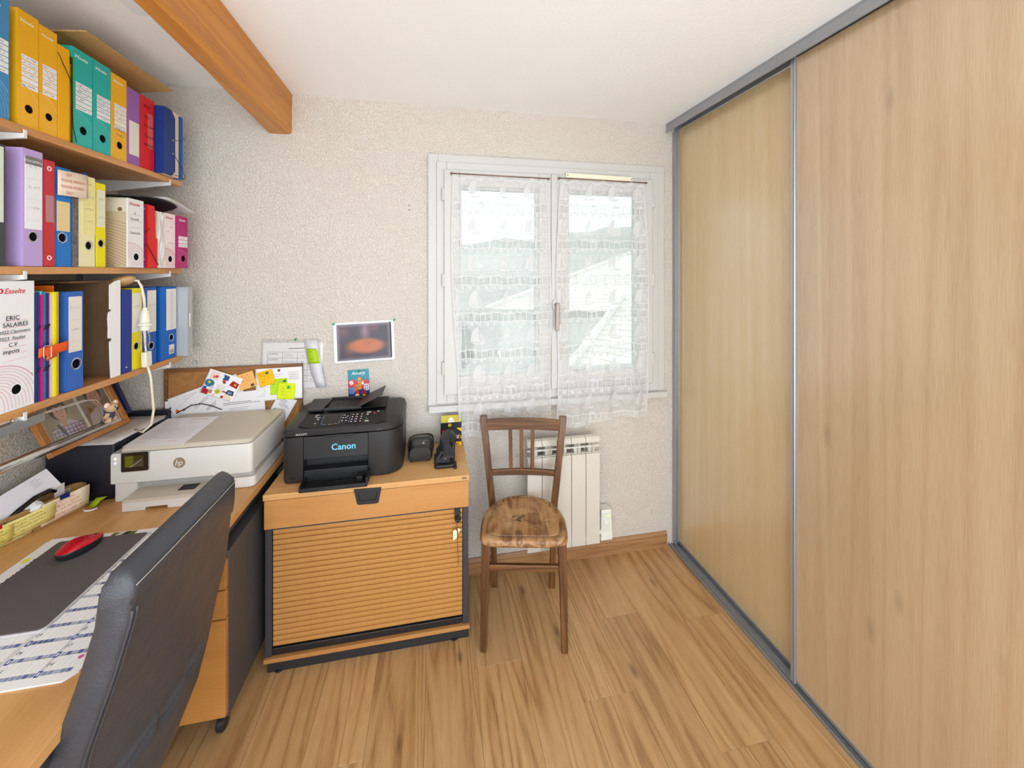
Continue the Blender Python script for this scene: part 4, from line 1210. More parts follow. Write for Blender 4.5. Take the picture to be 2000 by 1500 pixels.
lever('blue binder with a yellowed label in the middle of the middle shelf', 1.3595, 1.4105, Z, .288, -1.06, (22,118,198), lab=(.36,.66,.06,.86), labc=(230,208,150), group=G, seed=13, hole=.085, nlines=0, hy=.42)
t = thing('hanging_note', 'cream folded note with red writing hanging over the middle shelf binders', 'note', (-1.05, 1.405, Z+.21))
rows = []
for i in range(9):
    u = i/8.0
    y = 1.3585 + .094*u; xx = -1.0545 + .010*math.sin(u*2.6)
    rows.append([(xx, y, Z+.206 + .004*u), (xx, y, Z+.278 + .004*u)])
MB().sheet(rows, .0005, (1,0,0)).build('sheet', mat('cream_note', (240,218,196), .7), t, smooth=True)
p = MB(); RI = (196,104,92)
F = Fr((-1.0500, 1.3600, Z+.206), (.008, .094, .004), (0,0,1))
for tx, xx, yy in (('EDF', .016, .057), ('PHONE MAISON', .001, .040), ('PHONE MOBILE', .001, .022), ('EAU', .016, .005)):
    p.text(F, tx, xx, yy, .0120, .0030, RI, xs=.80)
p.build('writing', PRINT, t)
tm = lever('grey marbled binder with a cream label on the middle shelf', 1.413, 1.4955, Z, .283, -1.06, (104,100,106), spine_c=(238,230,176), lab=(.36,.97,.40,.97), labc=(238,228,160), group=G, seed=14, hole=.068, hy=.70, nlines=8)
MARB = mat('marbled_paper', (104,98,104), .6, mottle=.45, bscale=420)
MB().box(-1.14, -1.0585, 1.4122, 1.4318, Z+.002, Z+.284).build('marbled_side', MARB, tm)
MB().box(-1.0588, -1.0575, 1.447, 1.462, Z+.245, Z+.290).build('blue_sticker', cmat((24,70,160)), tm)
MB().box(-1.0588, -1.0575, 1.440, 1.446, Z+.278, Z+.287).build('blue_sticker', cmat((24,70,160)), tm)
lever('bright yellow binder with a pale label on the middle shelf', 1.498, 1.5365, Z, .272, -1.06, (238,222,10), lab=(.48,.92,.04,.84), labc=(228,226,206), group=G, seed=15, hole=.078, nlines=3)
t = file_box('white box file with a kraft side on the middle shelf', 1.583, 1.660, Z, .240, -1.03, (238,236,236), logo_c=(206,24,70), arc_c=(214,120,140), rows=None, hole=.038, group=G, seed=16, side=(196,178,146))
p = MB(); F = Fr((-1.03-.2, 1.5834, Z), (1,0,0), (0,0,1))
for i in range(16):
    pts = []
    for k in range(22):
        x_ = .197*k/21; yy = .185 - .0085*i*(1+.25*(1-x_/.2)) - .85*max(0, x_-.06)**2*(1+i*.16) - .02*(x_/.2)
        if yy > .004: pts.append((x_, yy))
    if len(pts) > 1: p.line(F, pts, .0011, .0004, (150,96,70))
p.rect(F, .0, .197, .192, .238, .0005, (214,204,184)); p.disc(F, .178, .200, .007, .0007, (120,92,66), 14)
p.build('side_print', PRINT, t)
p = MB(); F = FX(-1.03, 1.583, Z)
for i, s_ in enumerate((0, 1, 2, 3)):
    yy = .185 - .022*i
    p.line(F, [(.012, yy), (.067, yy)], .0006, .0005, (200,110,120))
p.text(F, 'la', .030, .187, .012, .0006, INK, shear=.2); p.text(F, 'Mutuelle', .012, .166, .012, .0006, INK, shear=.2); p.text(F, 'Santé Lilo', .012, .118, .012, .0006, INK, shear=.2)
p.build('handwriting', PRINT, t)
t = thing('plastic_folder', 'slim violet plastic folder beside the white box file', 'folder', (-1.035, 1.672, Z), group=G)
MB().box(-1.28, -1.037, 1.6625, 1.680, Z, Z+.232).build('body', cmat((96,64,160), .3), t, bevel=.003)
for z in (.03, .215): MB().ring(FX(-1.037, 1.671, Z), 0, z, .002, .004, .0002, .0015).build('stud', STEEL, t)
t = thing('elastic_folder', 'red card folder with black elastic on the middle shelf', 'folder', (-1.03, 1.71, Z), group=G)
RC = cmat((222,26,24))
MB().box(-1.28, -1.030, 1.6825, 1.6845, Z, Z+.234).build('cover', RC, t)
MB().prism(FX(-1.030, 1.6845, Z), [(0,0),(.048,0),(.048,.11),(.040,.112),(.032,.232),(0,.232)], -.002, 0).build('flap', RC, t)
MB().box(-1.27, -1.034, 1.686, 1.722, Z+.002, Z+.225).build('sheets', cmat((206,190,170)), t)
MB().box(-1.28, -1.034, 1.7225, 1.7245, Z, Z+.22).build('back_cover', RC, t)
elastic(t, [(-1.035, 1.662, Z+.128), (-1.0285, 1.675, Z+.134), (-1.0285, 1.690, Z+.146)])
elastic(t, [(-1.035, 1.662, Z+.088), (-1.0285, 1.676, Z+.082), (-1.0280, 1.70, Z+.055), (-1.0280, 1.735, Z+.01)])
t = thing('loose_papers', 'upright sheaf of worn papers beside the red folder', 'papers', (-1.04, 1.75, Z), group=G)
rp = random.Random(4)
for i, c in enumerate(((196,170,140), (224,214,200), (234,230,224), (214,206,196), (236,234,230), (226,222,214))):
    y = 1.7265 + i*.0068; rows = []
    for k in range(8):
        z = Z + .001 + (.205 + .012*rp.random())*k/7.0
        rows.append([(-1.22, y, z), (-1.035 + .004*math.sin(k*1.3+i) + .003*(i % 3), y + .0012*math.sin(k*.9+i), z)])
    MB().sheet(rows, .0045, (0,1,0)).build('sheaf', cmat(c, .8), t, smooth=40)
file_box('white and pink box file near the far end of the middle shelf', 1.772, 1.838, Z, .216, -1.03, (240,226,222), logo_c=(206,40,90), arc_c=(206,90,120), rows=(.42,.80,4,.12), rowc=(248,236,232), hole=.036, group=G, seed=17)
file_box('magenta box file at the far end of the middle shelf', 1.840, 1.905, Z, .214, -1.022, (176,28,108), arc_c=(222,140,180), rows=(.40,.62,3,.05), rowc=(240,232,236), hole=.040, group=G, seed=18)
t = thing('flat_folder', 'thin black folder lying flat on top of the middle shelf box files', 'folder', (-1.17, 1.68, Z+.242))
rows = []
for i in range(12):
    u = i/11.0; y = 1.565 + .345*u; z = Z + .2425 + .024*math.sin(math.pi*min(1, u*.95)) - .012*u
    rows.append([(-1.30, y, z), (-1.02 + (.0 if u < .75 else -.10*((u-.75)/.25)**2), y, z)])
MB().sheet(rows, .004, (0,0,1)).build('cover', mat('dark_navy_card', (30,32,44), .35), t, smooth=40)
t = thing('paper_stack', 'thin sagging stack of papers lying on the far box files', 'papers', (-1.12, 1.85, Z+.22))
rp = random.Random(8)
for j in range(6):
    rows = []
    for i in range(10):
        u = i/9.0; y = 1.742 + .002*j + .185*u
        w_ = max(0, min(1.08, (y-1.565)/.345)); z = Z + .2425 + .024*math.sin(math.pi*min(1, w_*.95)) - .012*w_ + .0052 + .0015*j
        rows.append([(-1.25, y, z), (-1.012 - .001*(j % 3), y, z)])
    MB().sheet(rows, .0013, (0,0,1)).build('sheet', cmat(((222,220,220), (206,200,198), (232,230,228))[j % 3], .6), t, smooth=40)

# ---- lower shelf
Z = shelf_tops['lower']; G = 'files on the lower shelf'
t = file_box('white box file labelled ERIC SALAIRES at the left end of the lower shelf', 1.196, 1.296, Z, .332, -1.058, (240,238,240), logo_c=(214,20,60), arc_c=(214,110,136), rows=None, hole=.052, group=G, seed=21)
p = MB(); F = FX(-1.058, 1.196, Z); BK = (34,32,48)
for i, (tx, sz, xx) in enumerate((('ERIC', .0165, .028), ('SALAIRES', .0155, .020), ('2022.Clauvoens', .0122, .010), ('2023. Studer', .0128, .010), ('C.V', .0145, .034), ('impots', .0150, .020))):
    yy = .232 - .0168*i
    p.line(F, [(.022, yy-.002), (.080, yy-.002)], .0006, .0005, (222,120,140))
    p.text(F, tx, xx, yy, sz, .0007, BK, shear=.12 if i > 1 else 0, bold=.006)
p.line(F, [(.020, .128), (.078, .131)], .0006, .0005, (222,120,140))
p.disc(F, .093, .083, .0015, .0006, (120,90,80), 8)
p.build('handwriting', PRINT, t)
specs = [((232,120,30), .0030, .290), ((34,60,120), .0130, .300), ((204,12,120), .0045, .292), ((150,210,232), .0055, .302), ((20,150,190), .0055, .300), ((110,130,60), .0045, .305), ((80,40,120), .0105, .296), ((226,200,214), .0030, .29), ((244,226,20), .0080, .298), ((60,160,160), .0050, .296), ((226,186,30), .0060, .298), ((190,110,40), .0045, .29), ((232,110,20), .0030, .316)]
nm_ = ['slim orange', 'navy blue', 'magenta', 'pale blue', 'turquoise blue', 'olive green', 'dark purple', 'pale pink', 'bright yellow', 'teal', 'mustard yellow', 'brown', 'tall orange']
y = 1.2995
for i, ((c, w, h), nm) in enumerate(zip(specs, nm_)):
    t = thing('card_folder', '%s card folder in the strapped bundle on the lower shelf' % nm, 'folder', (-1.065, y+w/2, Z), group='bundle of coloured folders')
    xf = -1.066 + .004*((i*7) % 3) - (.014 if i in (5, 11, 12) else 0)
    F0_ = Fr((0, y+.0002, 0), (1,0,0), (0,0,1))
    lean = .0
    MB().box(xf-.235, xf, y+.0003, y+w*.42, Z, Z+h).build('front_cover', cmat(c, .5), t, bevel=.0004)
    MB().box(xf-.235, xf, y+w*.62, y+w-.0003, Z, Z+h).build('back_cover', cmat(c, .5), t, bevel=.0004)
    MB().box(xf-.23, xf-.003, y+w*.42, y+w*.62, Z+.001, Z+h-.006).build('sheets', PAPERSTACK, t)
    if i in (1, 4, 6, 9):
        for zz in (.085, .20):
            elastic(t, [(xf-.01, y-.0003, Z+zz-.012), (xf+.0015, y+w*.3, Z+zz-.004), (xf+.0015, y+w, Z+zz+.008)], .0013)
    y += w + .0004
st = thing('strap', 'orange luggage strap with a metal buckle around the folder bundle', 'strap', (-1.05, 1.34, Z+.13))
STRAP = mat('orange_webbing', (240,90,12), .65, bump=.0004, bscale=900)
rows = []
for i in range(11):
    u = i/10.0; yy = 1.298 + .086*u; xx = -1.051 + .004*math.sin(u*3.0)
    rows.append([(xx, yy, Z+.122+.006*u), (xx+.001, yy, Z+.147+.008*u)])
MB().sheet(rows, .002, (1,0,0)).build('webbing', STRAP, st, smooth=True)
rows = []
for i in range(7):
    u = i/6.0; rows.append([(-1.0485-.003*u, 1.318+.032*u, Z+.110+.006*u), (-1.0475-.002*u, 1.316+.032*u, Z+.132+.006*u)])
MB().sheet(rows, .002, (1,0,0)).build('loose_end', STRAP, st, smooth=True)
pts = [(-1.0445, 1.305 + .022*a, Z+.118 + .034*b) for a, b in ((0,.08),(.08,0),(.92,0),(1,.08),(1,.92),(.92,1),(.08,1),(0,.92))]
MB().tube(pts, .0013, 8, closed=True).build('buckle', CHROME, st, smooth=True)
lever('blue binder with a white label right of the folder bundle', 1.392, 1.4515, Z, .296, -1.06, (48,100,186), lab=(.39,.95,.14,.88), labc=(232,226,216), group=G, seed=22, hole=.078, nlines=4, hy=.58, holer=.0145)
t = thing('open_box_file', 'opened brown cardboard box file with a torn white front edge', 'box file', (-1.2, 1.525, Z), group=G)
WT = cmat((242,240,240))
MB().box(-1.31, -1.062, 1.591, 1.594, Z, Z+.326).build('side', KRAFTD, t)
MB().box(-1.31, -1.307, 1.455, 1.591, Z, Z+.326).build('back', KRAFTD, t)
MB().box(-1.307, -1.15, 1.455, 1.591, Z, Z+.002).build('base', KRAFTD, t)
MB().box(-1.307, -1.10, 1.455, 1.591, Z+.320, Z+.326).build('top', KRAFTD, t)
MB().box(-1.307, -1.20, 1.455, 1.458, Z, Z+.32).build('left_side', KRAFTD, t)
jag = [(.139,0),(.139,.328),(.116,.324),(.094,.312),(.094,.230),(.101,.232),(.102,.226),(.090,.221),(.087,.20),(.089,.17),(.088,.135),(.104,.132),(.103,.126),(.094,.122),(.096,.06),(.100,0)]
MB().prism(FX(-1.0575, 1.455, Z), jag[::-1], -.003, 0).build('torn_front', WT, t)
MB().prism(FX(-1.0606, 1.455, Z), [(x_-.0015, y_) for x_, y_ in jag[::-1]], -.0012, 0).build('torn_edge', KRAFTD, t)
rows = [[(-1.25+.02*i, 1.46+.004*i*i, Z+.003+.0002*i), (-1.25+.02*i, 1.56, Z+.003+.0002*i)] for i in range(6)]
MB().sheet(rows, .002, (0,0,1)).build('sheets', PAPERSTACK, t)
lever('navy blue two-ring binder without a label on the lower shelf', 1.5975, 1.6515, Z, .292, -1.06, (22,50,142), group=G, seed=23, hole=.02, ring=True, holer=.0028)
lever('yellow binder with a white label on the lower shelf', 1.654, 1.7065, Z, .296, -1.062, (240,222,16), lab=(.46,.94,.0,.8), labc=(236,232,214), group=G, seed=24, hole=.085, nlines=2, hy=.42)
lever('blue binder behind the hanging light bulb on the lower shelf', 1.712, 1.785, Z, .296, -1.064, (26,86,172), lab=(.42,.96,.30,.95), labc=(232,226,214), group=G, seed=25, hole=.072, nlines=2, hy=.60)
tb = lever('bright blue binder at the far end of the lower shelf', 1.802, 1.900, Z, .294, -1.06, (0,98,188), lab=(.40,.97,.34,.96), labc=(236,234,228), group=G, seed=26, hole=.085, nlines=0, hy=.66)
p = MB(); F = FX(-1.06, 1.802, Z)
p.fbox(F, .050, .082, .018, .056, .0001, .0008, (226,224,214))
for k in range(8): p.line(F, [(.054+k*.0033,.021),(.054+k*.0033,.036)], .0016, .001, (70,66,60))
for k in range(14): p.line(F, [(.062, .275-k*.011), (.062, .268-k*.011)], .002, .0012, (60,80,160)); p.line(F, [(.072, .270-k*.011), (.072, .264-k*.011)], .0016, .0012, (200,70,60))
p.build('stickers', PRINT, tb)
t = thing('plastic_file', 'translucent plastic file box at the far end of the lower shelf', 'file', (-1.03, 1.917, Z), group=G)
CL = clear('frosted_plastic', (236,240,242), .10, .25, .35)
mb = MB(); mb.box(-1.27, -1.02, 1.903, 1.9045, Z, Z+.29); mb.box(-1.27, -1.02, 1.9345, 1.936, Z, Z+.29); mb.box(-1.022, -1.0205, 1.9045, 1.9345, Z, Z+.29)
mb.build('shell', CL, t)
MB().box(-1.25, -1.03, 1.909, 1.930, Z+.002, Z+.272).build('sheets', cmat((236,236,238)), t)
for z in (.02, .27): MB().sphere((-1.0185, 1.927, Z+z), .004).build('stud', CHROME, t, smooth=True)
MB().box(-1.0205, -1.0195, 1.914, 1.921, Z+.12, Z+.18).build('label_strip', cmat((242,240,234)), t)

# ---- old lamp holder hanging on the lower shelf
lf = thing('bulb_cord_lamp', 'old white lamp holder with a clear bulb and cord hanging over the lower shelf', 'lamp', (-1.03, 1.66, 1.0))
IV = mat('ivory_ceramic', (238,230,212), .35)
WOODR = mat('shell_base', (196,158,108), .5, mottle=.15, bscale=120)
R = Matrix.Rotation(math.radians(-20), 4, 'Y')
mb = MB(); mb.sphere((-1.085, 1.635, 1.523), .045, .036, .017, 20, 10, R=R.to_3x3())
mb.build('base', WOODR, lf, smooth=True)
CORD = mat('cream_cord', (234,226,204), .6)
MB().tube([(-1.06,1.645,1.527), (-1.045,1.655,1.527), (-1.038,1.662,1.505), (-1.034,1.668,1.465), (-1.034,1.672,1.425)], .0042, 10).build('cord', CORD, lf, smooth=True)
F = FZ(-1.034, 1.673, 1.345)
MB().lathe(F, [(.0001,.083),(.006,.083),(.007,.075),(.012,.066),(.0145,.05),(.016,.028),(.023,.025),(.023,.018),(.016,.016),(.0145,.0),(.0001,-.001)], 24).build('holder', IV, lf, smooth=40)
MB().lathe(F, [(.0001,-.058),(.010,-.056),(.014,-.044),(.016,-.030),(.013,-.012),(.011,0),(.011,.004)], 20).build('bulb', clear('bulb_glass', (250,250,250), .04, .03, fres=.4), lf, smooth=True)
MB().tube([(-1.034,1.676,1.345), (-1.034,1.678,1.315), (-1.034,1.670,1.310), (-1.034,1.668,1.345)], .0008, 6).build('filament', STEEL, lf)
MB().tube([(-1.040,1.676,1.35), (-1.045,1.690,1.32), (-1.046,1.694,1.285), (-1.044,1.695,1.262)], .003, 8).build('cord', CORD, lf, smooth=True)
MB().fbox(Fr((-1.044,1.696,1.235), (0,1,.05), (0,-.05,1)), -.016, .016, -.028, .028, -.008, .010).build('switch', IV, lf, bevel=.004)
MB().tube([(-1.040,1.697,1.208), (-1.032,1.699,1.17), (-1.030,1.705,1.10), (-1.030,1.712,1.04), (-1.04,1.716,.985), (-1.07,1.72,.958), (-1.12,1.76,.955)], .0042, 8).build('cord', CORD, lf, smooth=True)
# ------------------------------------------------------------------ corkboard and papers on the back wall
cb = thing('corkboard', 'brown framed corkboard covered with papers behind the white printer', 'corkboard', (-.89, 2.02, .77))
CORK = mat('cork', (168,118,66), .9, bump=.0012, bscale=260, mottle=.16)
CFR = wood('cork_frame_wood', (108,68,32), (132,86,44), (150,102,58), 'X', s=20, stretch=.1, ring=3, rough=.5)
MB().box(-1.165, -.616, 2.020, 2.031, .776, 1.112).build('cork_panel', CORK, cb)
for a in ((-1.173,-.608,1.108,1.124), (-1.173,-.608,.765,.781)):
    MB().box(a[0], a[1], 2.012, 2.033, a[2], a[3]).build('frame_rail', CFR, cb, bevel=.002)
for a in ((-1.173,-1.159), (-.622,-.608)):
    MB().box(a[0], a[1], 2.012, 2.033, .781, 1.108).build('frame_stile', CFR, cb, bevel=.002)
def wsheet(name, label, cx, cz, w, h, ang, Y, col=(238,236,238), draw=None, cat='paper', group=None, curl=0.0, mt=None):
    """sheet on the back wall, centred at cx, cz"""
    F = FY(cx, Y, cz).rot(0, 0, math.radians(ang)); F = Fr(F.pt(-w/2, -h/2), F.ex, F.ey)
    t = thing(name, label, cat, tuple(F.pt(w/2, 0)), group=group)
    rows = []
    nn_ = 20 if curl else 2
    for i in range(nn_+1):
        v = i/nn_
        rows.append([F.pt(w*u/nn_, h*v, curl*((1-v)**2)*(.4+.6*u/nn_)) for u in range(nn_+1)])
    MB().sheet(rows, .0004, F.n).build('sheet', mt or cmat(col, .75), t, smooth=True)
    if draw:
        p = MB()
        if not curl: p.rect(F, .0008, w-.0008, .0008, h-.0008, .0006, col)
        draw(p, F, w, h)
        if curl:
            nv = []
            for q in p.v:
                d = Vector(q) - F.O; u_, v_ = d.dot(F.ex)/w, d.dot(F.ey)/h
                nv.append(tuple(Vector(q) + F.n*(curl*((1-v_)**2)*(.4+.6*u_)*1.04 + .0006)))
            p.v = nv
        p.build('print', PRINT, t, recalc=False)
    return t
def textlines(p, F, x, y, w, n, dy, seed, c=(120,120,126), lw=.0011, o=.0008):
    r = random.Random(seed)
    for i in range(n):
        if r.random() < .12: continue
        L = w*(.55+.45*r.random())
        p.line(F, [(x, y-i*dy), (x+L, y-i*dy)], lw, o, c)
def d1(p, F, w, h):
    p.rect(F, .012, .026, h*.52, h*.52+.014, .0008, (236,110,30)); p.line(F, [(.03,h*.56),(.13,h*.56)], .001, .0008, (90,90,100))
    p.line(F, [(.012,h*.40),(.05,h*.40)], .003, .0008, (60,60,66)); p.line(F, [(.12,h*.80),(.155,h*.80)], .002, .0008, (60,60,90))
    textlines(p, F, .06, h*.9, .10, 2, .012, 3)
wsheet('letter_sheet', 'tilted white letter with an orange square logo on the corkboard', -.995, .972, .29, .15, 20, 2.0105, draw=d1, group='papers on the corkboard')
def d2(p, F, w, h):
    p.text(F, 'M', .012, h-.030, .014, .0008, (206,40,40), bold=.02); p.text(F, 'Gmail', .028, h-.030, .012, .0008, (120,120,124))
    p.line(F, [(.05,h-.045),(.20,h-.045)], .0016, .0008, (60,60,66)); p.line(F, [(.05,h-.052),(.12,h-.052)], .0016, .0008, (80,80,86))
    textlines(p, F, .08, h-.085, .06, 2, .007, 5, (60,60,66), .0018); textlines(p, F, .02, h-.12, .17, 3, .007, 6)
    p.rect(F, .02, .03, h-.155, h-.145, .0008, (200,60,50)); p.rect(F, .034, .044, h-.155, h-.145, .0008, (40,60,120))
    textlines(p, F, .05, h-.14, .05, 3, .006, 8, (60,60,66), .002)
wsheet('letter_sheet', 'steeply tilted white printed e-mail page at the lower left of the corkboard', -.975, .945, .21, .20, 41.6, 2.0085, draw=d2, group='papers on the corkboard')
def d3(p, F, w, h):
    textlines(p, F, .03, h-.045, w*.8, 2, .007, 9, (70,70,76), .002); textlines(p, F, .05, h-.070, w*.6, 2, .007, 10)
    textlines(p, F, .02, h-.11, w*.3, 1, .007, 11); p.rect(F, .045, .085, h-.018, h-.008, .0008, (226,236,90)); p.disc(F, .036, h-.012, .007, .0008, (240,206,60))
    p.line(F, [(.01,.03),(w-.02,.03)], .0006, .0008, (160,160,166))
wsheet('letter_sheet', 'straight white printed page in the lower middle of the corkboard', -.862, .925, .20, .17, 4, 2.0065, draw=d3, group='papers on the corkboard')
def d4(p, F, w, h):
    p.disc(F, w*.5, h-.012, .006, .0008, (110,70,60)); textlines(p, F, .05, h-.030, .08, 3, .010, 12); textlines(p, F, .01, h-.075, .05, 6, .010, 13)
    p.rect(F, w-.06, w-.012, h-.062, h-.018, .0007, (226,222,222)); textlines(p, F, w-.055, h-.026, .04, 4, .009, 14, (130,126,130), .0009)
wsheet('letter_sheet', 'white form with a round crest at the upper right of the corkboard', -.704, 1.038, .198, .148, 1, 2.0085, draw=d4, group='papers on the corkboard', curl=.004)
def d6(p, F, w, h):
    textlines(p, F, .02, h-.02, .05, 5, .007, 15, (70,70,76), .0018)
wsheet('letter_sheet', 'white leaflet slanting down at the lower right of the corkboard', -.705, .900, .085, .17, -28, 2.0078, draw=d6, group='papers on the corkboard')
def d5(p, F, w, h):
    p.rect(F, .018, .024, h-.035, h-.028, .0008, (60,60,70)); p.rect(F, .016, .024, h-.055, h-.042, .0008, (40,40,50))
wsheet('letter_sheet', 'small white slip at the lower left corner of the corkboard', -1.135, .925, .06, .12, 3, 2.0116, draw=d5, group='papers on the corkboard')
def dcard(p, F, w, h):
    o = .0008
    p.rect(F, .012, .050, h-.040, h-.006, o, (240,214,206)); p.disc(F, .030, h-.028, .006, o+.0002, (232,110,60)); p.disc(F, .040, h-.024, .006, o+.0002, (206,50,50))
    p.poly(F, [(.064,h-.030),(.090,h-.028),(.090,h-.008),(.064,h-.006),(.069,h-.018)], o, (44,84,140))
    p.disc(F, .022, h-.060, .020, o, (56,120,150), 20, ry=.017); p.disc(F, .020, h-.056, .006, o+.0002, (214,206,40)); p.poly(F, [(.030,h-.075),(.042,h-.062),(.046,h-.078),(.036,h-.086)], o+.0003, (206,214,220))
    p.disc(F, .078, h-.040, .006, o, (200,40,60)); p.poly(F, [(.100,h-.045),(.108,h-.022),(.138,h-.028),(.136,h-.052)], o, (170,26,36)); p.rect(F, .118, .130, h-.042, h-.032, o+.0002, (206,150,60))
    for k in range(7): p.line(F, [(.055,h-.058-k*.005),(.090,h-.056-k*.005)], .0009, o, (150,150,156))
    p.poly(F, [(.100,h-.088),(.104,h-.066),(.130,h-.066),(.134,h-.086)], o, (36,56,84)); p.rect(F, .108, .126, h-.082, h-.072, o+.0002, (120,150,190))
    p.rect(F, .004, .018, .012, .034, o, (44,84,160)); p.poly(F, [(.004,.002),(.004,.022),(.030,.024),(.032,.002)], o+.0002, (180,26,36)); p.rect(F, .032, .046, .010, .026, o, (190,140,110))
    p.disc(F, .066, .026, .011, o, (206,200,30), 18); p.line(F, [(.060,.026),(.065,.021),(.072,.033)], .0018, o+.0003, (40,60,50)); p.rect(F, .084, .108, .030, .036, o, (206,60,60))
    p.poly(F, [(.098,.004),(.098,.026),(.112,.028),(.132,.014),(.130,.004)], o, (240,214,196)); p.disc(F, .056, .008, .006, o, (240,196,206)); p.disc(F, .092, .010, .006, o, (196,40,50))
wsheet('leaflet', 'glossy leaflet with small pictures of a helmet and clothing on the corkboard', -.940, 1.045, .142, .112, -22, 2.0025, col=(244,242,242), draw=dcard, cat='leaflet', curl=.004)
def note(label, cx, cz, s, ang, Y, c, seed, curl=.006):
    def dn(p, F, w, h):
        for i in range(4): p.scribble(F, w*.12, h*(.84-.18*i), w*(.7 if i < 3 else .4), h*.09, .0008, .0010+ (curl*.2 if i == 3 else 0), (70,72,60), seed+i)
    return wsheet('sticky_note', label, cx, cz, s, s, ang, Y, col=c, draw=dn, cat='sticky note', group='sticky notes', curl=curl)
note('pale orange sticky note on the corkboard beside the leaflet', -.840, 1.060, .073, 17, 2.0062, (246,184,106), 40, 0)
note('golden yellow sticky note on the corkboard with a dark pin', -.758, 1.068, .068, 15, 2.0050, (250,192,20), 50, .003)
note('lime green sticky note on the corkboard, the rear of two', -.705, 1.025, .074, 2, 2.0062, (184,226,40), 60, 0)
note('yellow-green sticky note on the corkboard, the front of two', -.672, 1.003, .074, -4, 2.0030, (222,236,30), 70, .004)
def pin(label, x, z, y, c, group='push pins'):
    t = thing('push_pin', label, 'push pin', (x, y, z), group=group)
    F = FY(x, y, z)
    MB().lathe(F, [(.0048,0),(.0050,.0015),(.0030,.003),(.0028,.0075),(.0046,.009),(.0048,.0115),(.0030,.0125),(.0001,.0126)], 14).build('head', mat('pin_%d_%d_%d' % c, c, .25), t, smooth=40)
    MB().tube([(x, y+.009, z), (x, y, z)], .0006, 6).build('needle', STEEL, t)
GP = (22,150,84); NP = (30,42,84)
pin('dark green push pin on the golden yellow sticky note', -.752, 1.093, 2.0040, (20,96,60))
pin('dark teal push pin above the lime sticky note', -.678, 1.052, 2.0040, (20,96,80))
pin('green push pin on the front yellow-green sticky note', -.660, 1.022, 2.0010, GP)
pin('green push pin on the slanting leaflet', -.722, .922, 2.0055, GP)
pin('navy push pin on the pale orange sticky note', -.812, 1.042, 2.0040, NP)
pin('red push pin in the middle of the leaflet', -.925, 1.066, 2.0005, (196,24,50))
# table in a plastic sleeve on the wall
def dtab(p, F, w, h):
    o = .0009; c = (110,110,120)
    p.line(F, [(w*.42,h-.028),(w*.70,h-.026)], .003, o, (60,60,70))
    x0, x1, y1, y0 = .022, w-.035, h-.045, .030
    for x in (x0, .085, .150, .195, x1): p.line(F, [(x,y0),(x,y1)], .0014, o, c)
    for i in range(6): yy = y1-(y1-y0)*i/5; p.line(F, [(x0,yy),(x1,yy)], .0014, o, c)
    for i in range(5):
        yy = y1-(y1-y0)*i/5 - .008
        p.line(F, [(x0+.003,yy),(x0+.045,yy)], .0022, o, (80,80,92)); textlines(p, F, .09, yy, .055, 3, .007, 90+i, (120,120,130), .0012)
        p.line(F, [(.165,yy-.010),(.180,yy-.010)], .002, o, c); p.line(F, [(.205,yy-.010),(.218,yy-.010)], .002, o, c)
t = wsheet('wall_timetable', 'printed timetable in a clear sleeve pinned above the corkboard', -.655, 1.115, .262, .215, -2, 2.0345, col=(238,234,232), draw=dtab, cat='timetable')
F = FY(-.655, 2.0335, 1.115).rot(0,0,math.radians(-2))
MB().fbox(F, -.140, .120, -.108, .125, .0002, .0008).build('plastic_sleeve', clear('sleeve_plastic', (250,250,250), .02, .15, .03, .1), t)
rows = []
for i in range(9):
    v = i/8.0
    rows.append([FY(0,2.0325,0).pt(-.605+.055*v**1.4, 1.236-.232*v, .002+.004*math.sin(v*3)), FY(0,2.0325,0).pt(-.545+.040*v, 1.232-.228*v, .004+.012*math.sin(v*2.6))])
MB().sheet(rows, .0004, (0,-1,0)).build('curled_edge', mat('sleeve_back', (214,212,218), .35), t, smooth=True)
pin('green push pin holding the timetable sleeve', -.641, 1.238, 2.0330, GP)
rows = []
F = FY(0, 2.0190, 0)
for i in range(7):
    v = i/6.0
    rows.append([F.pt(-.590+.010*v, 1.193-.070*v, .001+.003*math.sin(v*3)), F.pt(-.541+.010*v-(.008 if i == 0 else 0), 1.193-.070*v, .001+.004*math.sin(v*3)+(.006 if i == 0 else 0))])
t = thing('sticky_note', 'lime green sticky note on the timetable sleeve', 'sticky note', (-.565, 2.019, 1.12), group='sticky notes')
MB().sheet(rows, .0004, (0,-1,0)).build('sheet', cmat((176,206,26), .7), t, smooth=True)
p = MB()
for i in range(3): p.scribble(FY(-.586+.003*i, 2.0135, 1.180-.016*i), 0, 0, .026, .007, .0008, 0, (60,70,30), 200+i)
p.build('handwriting', PRINT, t)
